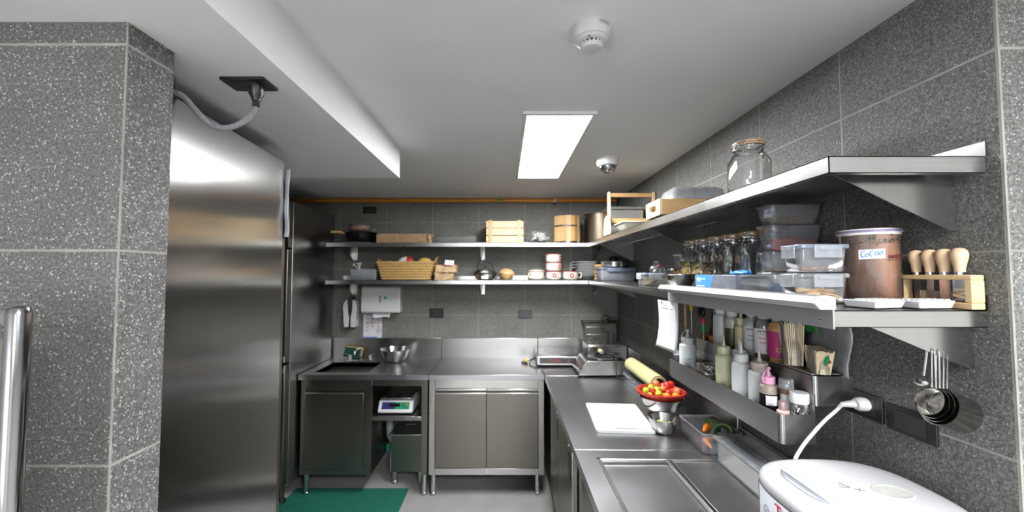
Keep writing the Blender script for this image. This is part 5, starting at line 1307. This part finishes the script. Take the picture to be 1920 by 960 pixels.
MB().lathe([(.032, .002), (.0345, .005), (.0345, .085)], 36).build('orange_powder', plain('orange powder', (.85, .34, .01), .5, var=.08), t)
MB().lathe([(.037, .159), (.040, .161), (.040, .168), (.035, .171), (.01, .171)], 36).build('lid', M['white'], t)

# ---------------------------------------------------------------- right wall, upper shelf
clipjar('empty glass wire-clasp jar alone on the upper right shelf', (.800, 1.305, ztop(1.3)+.0007), .112, .180, None, neck=.041, ex=3.2, group=None)
t = thing('wooden_trug', 'wooden carrying frame with tall posts and top bar on the upper right shelf', 'trug', (.855, 2.70, ztop(2.7)+.0005))
for x in (-.150, .150):
    MB().prism([(x-.009, 0), (x+.009, 0), (x+.009, .290), (x+.005, .298), (x-.005, .298), (x-.009, .290)], 'y', -.014, .014).build('post', M['pine_v'], t, bev=.003)
    MB().prism([(-.085, 0), (.085, 0), (.060, .105), (.03, .118), (-.03, .118), (-.060, .105)], 'x', x-.010 if x < 0 else x-.0095+.0, x-.0092+.0 if x < 0 else x-.0095).build('end_board', M['pine'], t, bev=.0) if 0 else None
MB().box(-.1405, .1405, -.009, .009, .262, .290).build('top_bar', M['oak'], t, bev=.004)
MB().box(-.1405, .1405, -.010, .010, .085, .118).build('lower_bar', M['oak'], t, bev=.002)
MB().prism([(-.080, .006), (.080, .006), (.090, .05), (.060, .122), (.03, .135), (-.03, .135), (-.060, .122), (-.090, .05)], 'x', -.168, -.1595).build('end_board', M['pine'], t, bev=.002)
MB().box(-.1405, .1405, .0105, .085, .004, .010).build('floor_board', M['pine'], t)
t = thing('steel_food_pan', 'rectangular steel food pan behind the wooden carrying frame', 'pan', (.850, 2.885, ztop(2.9)+.0005))
f = MB().box(-.120, .125, -.085, .085, 0, .195, .008, .008); f.build('pan', M['st'], t, bev=.004)
MB().box(-.135, .14, -.100, .100, .1952, .214).build('rim', M['st_lip'], t, bev=.003)
t = tub('cream_tray', 'cream plastic tray in front of the wooden carrying frame', 'tray', (.840, 2.46, ztop(2.46)+.0005), .29, .20, .058, plain('cream plastic', (.60, .57, .48), .4, var=.03), taper=.040, rim=.006)
t = thing('wooden_tray', 'wooden serving tray with a hand hole in its end on the upper right shelf', 'tray', (.685, 1.765, ztop(1.77)+.010))
W_, D_, H_ = .285, .175, .072
def ring(outer, inner):
    n = len(outer); return n
# end board with a rounded hand hole (plane x)
o = rrect(0, D_, 0, H_, .004, 5); i_ = rrect(.045, D_-.045, .022, .050, .013, 5)
n = len(o); vs = [(0, a, b) for a, b in o]+[(.012, a, b) for a, b in o]+[(0, a, b) for a, b in i_]+[(.012, a, b) for a, b in i_]
fs = []
for k in range(n): l = (k+1) % n; fs += [(k, l, n+l, n+k), (2*n+k, 3*n+k, 3*n+l, 2*n+l), (k, 2*n+k, 2*n+l, l), (n+k, n+l, 3*n+l, 3*n+k)]
MB().add(vs, fs).build('end_board', M['pine'], t, smooth=40)
MB().at(W_-.012).add(vs, fs).build('end_board', M['pine'], t, smooth=40)
for y in (0, D_-.010): MB().box(.0122, W_-.0122, y, y+.010, 0, H_-.002).build('side_board', M['oak'], t, bev=.0015)
MB().box(.0122, W_-.0122, .0102, D_-.0102, .002, .008).build('bottom', M['pine'], t)
MB().box(.03, .05, .01, .16, -.0098, -.0002).box(.23, .25, .01, .16, -.0098, -.0002).build('foot', M['rubber'], t)
f = MB(); pts = lambda k, z: [(x, y, z) for x, y in rrect(-.125+k, .125-k, -.078+k, .078-k, .02, 5)]
R = [pts(0, 0), pts(.002, .004), pts(.010, .045), pts(.022, .056)]; n = len(R[0]); fs = [tuple(range(3*n, 4*n))]
for i in range(3):
    for k in range(n): l = (k+1) % n; fs.append((i*n+k, i*n+l, (i+1)*n+l, (i+1)*n+k))
f.add([p for r in R for p in r], fs)
tag(f.build('plastic_cover', clear('milky cover', (.85, .87, .9), .55, (.72, .74, .78), gloss=.3, rough=.15), None, (.868, 1.853, ztop(1.85)+.0828), smooth=50, solid=.0015), 'milky plastic cover lying upside down on the wooden tray', 'cover')

# ---------------------------------------------------------------- bottles in the rack
ZT1, ZT2 = 1.1618, 1.2698
def squeeze(label, x, y, z, r, h, body, cap, nozzle=True, fill=None, ring=False, group=None, card=None, capm=None, word=None, name='squeeze_bottle', cat='bottle'):
    t = thing(name, label, cat, (x, y, z), 0, group)
    hb = h*.73; hc = h*.11
    if not nozzle: hb = h*.84; hc = h*.13
    rc = r*.62
    MB().lathe([(r*.9, .0004), (r, .004), (r, hb*.45), (r, hb*.93), (r*.93, hb*.98), (rc*1.02, hb), (rc, hb+.003)], 28).build('body', M[body] if isinstance(body, str) else body, t, smooth=60)
    if fill: MB().lathe([(r*.92, .0002), (r*1.006, .003), (r*1.006, hb*fill[1])], 28).build('liquid', fill[0], t)
    MB().lathe([(rc*1.12, hb+.002), (rc*1.18, hb+.004), (rc*1.18, hb+hc), (rc*.9, hb+hc+.003)], 24).build('cap', M[cap] if isinstance(cap, str) else cap, t)
    if nozzle:
        MB().lathe([(rc*.45, hb+hc+.002), (rc*.35, hb+hc+h*.03), (.0045, hb+hc+h*.07), (.0028, h)], 14).build('nozzle', M[cap] if isinstance(cap, str) else cap, t)
    if ring:
        R_ = h*.14
        MB().tube(curve([(0, 0, h*.985), (-R_*.8, -R_*.8, h*.975), (-R_*1.35, -R_*1.2, h*.90), (-R_*1.35, -R_*1.2, h*.80), (-rc*.9, -rc*.8, hb+hc*.6)], 6), .0016, 6).build('cap_strap', M[cap] if isinstance(cap, str) else cap, t)
        MB().lathe([(.007, h*.955), (.0075, h*.96), (.0065, h*1.0)], 12).build('nozzle_cap', M[cap] if isinstance(cap, str) else cap, t)
    if card:
        az, z0, wl_, hl_, wd = card
        a0 = math.atan2(-y, -x)+az; f = MB(); f.mat(0).grid(lambda u, v: ((u-.5)*wl_, (v-.5)*hl_, 0), 8, 1); f.mat(1)
        for k, a in enumerate(('Product', 'Date', 'Time')): f.text(a, hl_*.18, TM((-wl_*.45, hl_*(.3-.3*k), .0002), (1, 0, 0), (0, 1, 0)), .00005, 0, 'LEFT'); f.box(-wl_*.1, wl_*.1, hl_*(.27-.3*k), hl_*(.29-.3*k), .0001, .0002); f.box(wl_*.12, wl_*.4, hl_*(.27-.3*k), hl_*(.29-.3*k), .0001, .0002)
        if wd: f.mat(2); scribble(f, -wl_*.2, wl_*.42, hl_*.22, hl_*.28, .0004, .0006, len(wd))
        f.v = [((r+.0009+c)*math.cos(a0+a/r), (r+.0009+c)*math.sin(a0+a/r), z0+b_) for a, b_, c in f.v]
        f.build('label', [M['paper'], M['greyink'], M['ink_l']], t, smooth=60)
    return t
milky = plain('milky bottle', (.70, .72, .73), .35, var=.03, vs=8, Transmission_Weight=.15); milkcap = plain('milky cap', (.66, .68, .68), .35)
yel = plain('yellowish bottle', (.66, .65, .43), .35, var=.08, vs=20, Transmission_Weight=.15); yelcap = plain('yellowish cap', (.62, .62, .42), .35)
stain = plain('stained cap', (.56, .47, .40), .4, var=.1)
SG = 'squeeze bottles in the lower trough'
squeeze('white squeeze bottle with label and looped cap at the far trough end', .842, 1.868, ZT1, .036, .235, milky, milkcap, ring=True, group=SG, card=(.1, .10, .036, .026, 'Canola'))
squeeze('narrow dark bottle with a blue label at the far end of the trough', .818, 1.930, ZT1+.003, .016, .165, plain('dark sauce', (.05, .04, .045), .3), 'black', nozzle=False, group=SG, card=(0, .115, .028, .022, 'Soya'))
squeeze('yellowish squeeze bottle in the middle of the lower trough', .843, 1.562, ZT1, .0305, .252, yel, yelcap, group=SG)
squeeze('white squeeze bottle half hidden behind its neighbour, next to the yellowish bottle', .868, 1.500, ZT1, .0295, .250, milky, milkcap, group=SG)
squeeze('white squeeze bottle right of the yellowish bottle, standing in front', .836, 1.436, ZT1, .031, .248, milky, milkcap, group=SG)
squeeze('broad white squeeze bottle with a stained cap and small white label', .853, 1.362, ZT1, .0345, .232, milky, stain, group=SG, card=(-.35, .055, .020, .030, 'oil'))
squeeze('bottle of dark sauce with a pink cap and looped pink strap', .838, 1.295, ZT1, .0265, .196, plain('clear brownish bottle', (.24, .20, .17), .3), 'pink', ring=True, fill=(plain('black sauce', (.008, .008, .012), .15), .80), group=SG, card=(.35, .096, .034, .030, None))
t = thing('spice_shaker', 'small clear spice shaker with a dusty cap near the trough end', 'shaker', (.862, 1.248, ZT1))
MB().lathe([(.019, .0005), (.0205, .004), (.0205, .085), (.0165, .112), (.0165, .128)], 24, sy=.95).build('glass_body', M['cloudy'], t)
MB().lathe([(.0172, .126), (.0172, .140)], 24).build('spice_band', plain('brown spice', (.12, .05, .03), .8), t)
MB().lathe([(.0185, .140), (.020, .142), (.020, .168), (.018, .171), (.01, .171)], 28).build('cap', M['clear'], t)
MB().lathe([(.004, .1712), (.004, .1716)], 10).build('pour_hole', M['blackink'], t)
t = thing('foil_jar', 'small glass jar of silver foil pieces with a white lid', 'jar', (.874, 1.2125, ZT1+.0), 0)
MB().lathe([(.020, .0005), (.0225, .004), (.0225, .112)], 28, cap1=False).build('glass_body', M['glass'], t)
b = MB()
for _ in range(50):
    a = random.uniform(0, 6.28); b.at(.015*math.cos(a), .015*math.sin(a), random.uniform(.008, .105), random.random()*3, random.random()*3).box(-.006, .006, -.0045, .0045, -.001, .001)
b.build('foil_pieces', plain('silver foil', (.8, .8, .8), .35, .6), t)
MB().lathe([(.0245, .110), (.0255, .112), (.0255, .136), (.024, .140), (.01, .141)], 36).build('lid', M['white'], t)
t = thing('dropper_bottle', 'tiny pale pink bottle with a clear cap at the trough corner', 'bottle', (.8235, 1.2095, ZT1))
MB().lathe([(.013, .0005), (.0145, .003), (.0145, .075), (.0165, .080), (.0165, .086), (.012, .090)], 24).build('body', plain('pale pink', (.66, .42, .38), .4), t)
MB().lathe([(.0115, .0895), (.0115, .112), (.0105, .115), (.004, .115)], 24).build('cap', clear('pinkish clear', (.9, .78, .8), .35, (.75, .6, .62)), t)
# steel pan with lids
t = thing('small_steel_pan', 'small steel pan with stacked steel lids in the far half of the lower trough', 'pan', (.852, 1.715, ZT1))
MB().box(-.040, .040, -.095, .095, 0, .080, .004, .004).build('pan', M['st'], t, bev=.003)
for k in range(3): MB().box(-.047, .047, -.105, .105, .0805+k*.0055, .0845+k*.0055).build('lid', M['chrome'], t, bev=.0015)
MB().at(0, 0, .0957).lathe([(.9, .0), (.8, -.0003), (.75, .0045), (.55, .005), (.5, .001), (.02, .001)], 40, sx=.036, sy=.075).build('lid_handle_dish', M['chrome'], t)
MB().box(-.006, .006, -.04, .04, .0970, .1010).build('lid_grip', M['chrome'], t, bev=.002)
tag(MB().tube(curve([(.0, .01, .0), (.004, .0, .03), (.0, -.008, .055), (-.010, -.02, .082), (-.008, -.026, .098)], 5), [.004]*8+[.008]*8+[.006]*5, 8).build('dried_pod', plain('dried pod', (.30, .11, .04), .4), None, (.880, 1.604, ZT1+.002)), 'reddish brown dried pod sticking up between pan and yellowish bottle', 'pod')
# upper trough
UG = 'bottles in the upper trough'
squeeze('large white bottle behind the rail at the left of the upper trough', .944, 1.762, ZT2, .034, .250, milky, milkcap, nozzle=False, group=UG)
squeeze('bottle of dark green oil in the upper trough', .944, 1.680, ZT2, .030, .245, plain('clear bottle top', (.42, .43, .38), .3), milkcap, nozzle=False, fill=(plain('dark green oil', (.05, .055, .02), .2), .78), group=UG)
squeeze('cream coloured bottle between the green oil and the printed bottles', .942, 1.614, ZT2, .024, .245, plain('cream bottle', (.56, .50, .30), .4), yelcap, group=UG)
def dressing(label, x, y, r, h, body, lid, lc, lines, extra=None, lh=(.40, .76)):
    t = thing('dressing_bottle', label, 'bottle', (x, y, ZT2), 0, UG)
    MB().lathe([(r*.9, .0004), (r, .004), (r*.98, h*.30), (r*.86, h*.38), (r*.98, h*.42), (r, h*.80), (r*.92, h*.86), (r*.55, h*.89), (r*.5, h*.90)], 32).build('body', body, t, smooth=60)
    MB().lathe([(r*.58, h*.895), (r*.62, h*.90), (r*.62, h*.985), (r*.5, h)], 24).build('cap', lid, t)
    a0 = math.atan2(-y, -x); f = MB(); f.mat(0).grid(lambda u, v: ((u-.5)*r*3.4, (v-.5)*(lh[1]-lh[0])*h, 0), 20, 1); H = (lh[1]-lh[0])*h
    for mi, txt, sz, yy in lines: f.mat(mi).text(txt, sz, TM((0, yy*H, .0003), (1, 0, 0), (0, 1, 0)), .0001, sz*.02)
    if extra: extra(f, r, H)
    f.v = [((r+.0008+c)*math.cos(a0+a/r), (r+.0008+c)*math.sin(a0+a/r), (lh[0]+lh[1])/2*h+b_) for a, b_, c in f.v]
    f.build('label', lc, t, smooth=60); return t
def ex1(f, r, H):
    f.mat(2); x = -.012
    for k in range(8): f.box(x+k*.003, x+k*.003+.003, H*.26, H*.275, .0002, .0004)
    f.mat(3).prism([(-.002+.0045*math.cos(q*.7)+.012, -H*.36+.0045*math.sin(q*.7)) for q in range(9)], 'z', .0002, .0005)
    f.mat(4)
    for q in range(10): f.prism([(r*.88+.008*math.cos(a*.9+q)+random.uniform(-.003, .003), H*.25-q*H*.075+.008*math.sin(a*.9+q)) for a in range(7)], 'z', .0003+.0001*q, .0005+.0001*q)
purple = plain('purple print', (.10, .05, .25), .5)
dressing('clear dressing bottle with a purple edged printed label', .945, 1.548, .0285, .245, M['cloudy'], M['cloudy'], [M['paper'], M['greyink'], M['blackink'], purple], [(2, 'KEWPIE', .0105, .36), (3, 'Sesame', .0085, .10), (3, 'Soy Sauce', .0085, -.08)])
dressing('clear dressing bottle with a white label showing a green lettuce leaf', .943, 1.474, .0325, .245, M['clear'], M['cloudy'], [M['paper'], M['greyink'], M['blackink'], M['redink'], M['green']], [(2, 'KEWPIE', .012, .38), (3, 'Roasted', .0095, .12), (3, 'Sesame', .0095, -.06)], ex1)
dressing('orange dressing bottle with a magenta label beside the chopsticks', .944, 1.398, .0325, .245, plain('orange dressing', (.48, .24, .08), .3), M['cloudy'], [plain('magenta label', (.42, .02, .16), .5), M['greyink'], M['pink'], plain('yellow print2', (.6, .5, .05), .5)], [(3, 'O', .022, -.2)])
t = thing('sauce_bottle', 'thin sauce bottle with a red cap and green neck in the upper trough', 'bottle', (.922, 1.880, ZT2), 0, UG)
MB().lathe([(.013, .0005), (.014, .004), (.014, .085), (.008, .110), (.007, .125)], 20).build('body', plain('amber glass', (.12, .06, .02), .15), t)
MB().lathe([(.0085, .108), (.0075, .150)], 16).build('green_neck', M['green'], t)
MB().lathe([(.0085, .150), (.0085, .175), (.007, .177)], 16).build('cap', M['redink'], t)
t = thing('sauce_bottle', 'dark sauce bottle with a yellow edged label in the upper trough', 'bottle', (.948, 1.833, ZT2), 0, UG)
MB().lathe([(.023, .0005), (.025, .004), (.025, .12), (.012, .155), (.011, .215)], 24).build('body', plain('dark glass', (.03, .022, .015), .12), t)
MB().lathe([(.0254, .03), (.0254, .105)], 24, cap0=False, cap1=False).build('label', plain('orange label', (.40, .14, .03), .5), t)
MB().lathe([(.013, .215), (.013, .24)], 18).build('cap', M['black'], t)
# chopstick bundles in bags on a steel lid
tag(MB().box(-.044, .040, -.080, .080, 0, .005).build('flat_tray', M['st_lip'], None, (.945, 1.275, 1.3550), bev=.002), 'flat steel tray laid over the near end of the upper trough', 'tray')
def bunch(label, base, top, n, sp, ln=None):
    t = thing('chopstick_bundle', label, 'chopsticks', base, 0, 'bagged bundles of wooden chopsticks')
    d = Vector(top)-Vector(base); ax = d.normalized(); sd = Vector((.35, .94, 0)); sd = (sd-ax*sd.dot(ax)).normalized(); pv = ax.cross(sd); f = MB()
    for k in range(n):
        a = (k % 9)/8-.5; b_ = (k//9)/(max(1, n//9-1))-.5 if n > 9 else 0
        p0 = sd*a*sp[0]+pv*b_*sp[1]; p1 = p0*1.38+d*random.uniform(.94, 1.03)
        f.tube([tuple(p0), tuple(p1)], .0024, 4)
    o = f.build('chopsticks', M['stick'], t, smooth=20); o['kind'] = 'stuff'
    f = MB(); m_ = 14; nr = 8; vs = []
    for j in range(nr+1):
        for i in range(m_):
            an = 2*PI*i/m_; q = 1.12+random.uniform(0, .14)+(.1 if j == nr else 0)
            p = sd*math.cos(an)*(sp[0]*.5+.005)*q+pv*math.sin(an)*(sp[1]*.5+.006)*q+d*(j/nr*1.02)
            vs.append(tuple(p))
    f.add(vs, [(j*m_+i, j*m_+(i+1) % m_, (j+1)*m_+(i+1) % m_, (j+1)*m_+i) for j in range(nr) for i in range(m_)])
    f.build('clear_bag', M['film'], t, smooth=15)
    return t
bunch('bundle of wooden chopsticks leaning far left in its clear bag', (.920, 1.298, 1.3615), (.930, 1.318, 1.492), 81, (.062, .034))
bunch('upright bundle of wooden chopsticks in a clear bag nearest the camera', (.938, 1.216, 1.3615), (.940, 1.216, 1.430), 117, (.076, .030))
f = MB().grid(lambda u, v: (.996+.004*math.sin(v*5), 1.335-.165*u-.006*math.sin(v*6), 1.515-.145*v-.02*u*v), 8, 8)
tag(f.build('plastic_bag', clear('white translucent film', (.9, .92, .92), .7, (.85, .88, .88), gloss=.4, rough=.15), None, smooth=25, solid=.001), 'translucent plastic bag hanging behind the chopsticks against the wall', 'bag')
f = MB().grid(lambda u, v: (.974+.004*math.sin(u*9), 1.385-.12*u, 1.505-.03*v-.01*u), 8, 3)
tag(f.build('green_wrapper', plain('green film', (.05, .22, .06), .35), None, smooth=25, solid=.001), 'green film wrapper showing above the chopsticks', 'wrapper')
t = thing('leaf_tag', 'small green leaf-shaped tag stuck on the chopstick bag', 'tag', (.922, 1.166, 1.394))
MB().at(0, 0, .008, rx=.3).prism([(0, -.016), (.007, -.006), (.008, .006), (.003, .018), (-.004, .010), (-.006, -.004)], 'y', -.001, .001).build('leaf', M['green'], t)
MB().at(.009, 0, .006).box(-.003, .004, -.001, .001, -.004, .004).build('red_spot', M['redink'], t)

# paper sheets hanging off the rail, tools behind
f = MB(); f.mat(0).grid(lambda u, v: (.690+.012*math.sin(v*2.4)+.010*(u-.5)**2+.012*v*u, 1.828-.185*u+.055*v-.01*math.sin(v*3), 1.536-.215*v), 10, 14)
t = thing('order_sheets', 'white printed sheets hanging from the far end of the order rail', 'paper', (0, 0, 0))
f.build('front_sheet', M['paper'], t, smooth=60, solid=.0006)
g = MB()
def sh(u, v, o=.0012): return (.690+.012*math.sin(v*2.4)+.010*(u-.5)**2+.012*v*u-o, 1.828-.185*u+.055*v-.01*math.sin(v*3), 1.536-.215*v)
for (u0, u1, v0, v1) in [(.18, .62, .13, .16), (.70, .84, .13, .16), (.36, .56, .08, .095)]+[(.15, .9, .20+.022*k, .2025+.022*k) for k in range(26)]+[(u, u+.006, .2, .77) for u in (.15, .3, .6, .75, .894)]:
    K = 8; g.add([sh(u0+(u1-u0)*i/K, v) for i in range(K+1) for v in (v0, v1)], [(2*i, 2*i+1, 2*i+3, 2*i+2) for i in range(K)])
g.build('printed_lines', plain('faint print', (.42, .42, .46), .7), t)
MB().grid(lambda u, v: (.699+.012*math.sin(v*2.4)+.014*v, 1.820-.185*u+.075*v, 1.536-.222*v), 6, 8).build('rear_sheet', M['paper'], t, smooth=60, solid=.0006)
MB().at(.688, 1.772, 1.530).ball((0, 0, 0), .006, 10, 6, (.5, 1, .7)).build('clip', M['blackink'], t)
tag(MB().tube([(.945, 2.12, 1.55), (.950, 2.125, 1.36)], .007, 8).build('wooden_stick', M['oak'], None), 'brown wooden stick hanging behind the order sheets', 'stick')
t = thing('hanging_tool', 'kitchen tool with a yellow handle hanging under the lower right shelf', 'tool', (.930, 2.015, 1.552))
MB().lathe([(.006, -.085), (.009, -.075), (.008, -.03), (.009, -.01), (.005, 0)], 14).build('handle', plain('yellow handle', (.55, .42, .02), .4), t)
MB().tube([(0, 0, -.085), (0, 0, -.20)], .0035, 8).build('shaft', M['st_dark'], t)
t = thing('hanging_ladle', 'dark round ladle hanging under the lower right shelf beside the yellow handle', 'ladle', (.955, 1.965, 1.552))
MB().tube([(0, 0, 0), (0, 0, -.06)], .004, 8).build('handle', M['iron'], t)
MB().ball((0, 0, -.085), .030, 16, 10, (.5, 1, 1)).build('bowl', M['iron'], t)

# ---------------------------------------------------------------- measuring cups and spoon
axv = Vector((.93, -.06, -.36)).normalized()
rot = Vector((0, 0, 1)).rotation_difference(axv).to_matrix().to_4x4()
for k in range(4):
    r = .0300+.0035*k; c = Vector((.915, .882, 1.380))+axv*(.002+.0065*k)+Vector((0, 0, -.0012*k))
    t = thing('measuring_cup', ['smallest steel measuring cup, innermost of the hanging nest', 'second smallest steel measuring cup in the hanging nest', 'second largest steel measuring cup in the hanging nest', 'largest steel measuring cup, outermost of the hanging nest'][k], 'measuring cup', tuple(c), 0, 'nested steel measuring cups')
    b = MB(); b.M = rot; hd = .030+.0085*k
    b.lathe([(r+.001, 0), (r, .001), (r*.97, hd*.9), (r*.85, hd), (.001, hd), (.001, hd-.0012), (r*.83, hd-.0012), (r*.955, hd*.88), (r-.0015, .001)], 40, closed=True)
    b.build('cup', M['st_bowl'], t, smooth=50)
    upv = (Vector((0, 0, 1))-axv*axv.z).normalized(); p0 = upv*r
    hook = Vector((.928+.012*k, .880+.002*k, 1.487))-c
    f = MB(); dv = (hook-p0).normalized(); wv = Vector((-.25, .95, 0)); wv = (wv-dv*wv.dot(dv)).normalized()
    for s_ in (-1, 1): f.tube([tuple(p0+wv*.0035*s_), tuple(hook+wv*.0022*s_)], .0013, 6)
    f.tube([tuple(hook+wv*.0022), tuple(hook+dv*.004), tuple(hook-wv*.0022)], .0013, 6)
    f.build('wire_handle', M['chrome'], t)
t = thing('measuring_spoon', 'small steel measuring spoon hanging left of the measuring cups', 'spoon', (.921, .886, 1.487))
MB().tube([(0, 0, 0), (-.010, .0, -.055)], .0022, 6).build('handle', M['chrome'], t)
b = MB().at(-.015, 0, -.066, ry=.4).lathe([(.0125, 0), (.0115, -.006), (.007, -.0105), (.002, -.012)], 18, sx=.7, sy=1.15); b.build('bowl', M['st_bowl'], t)
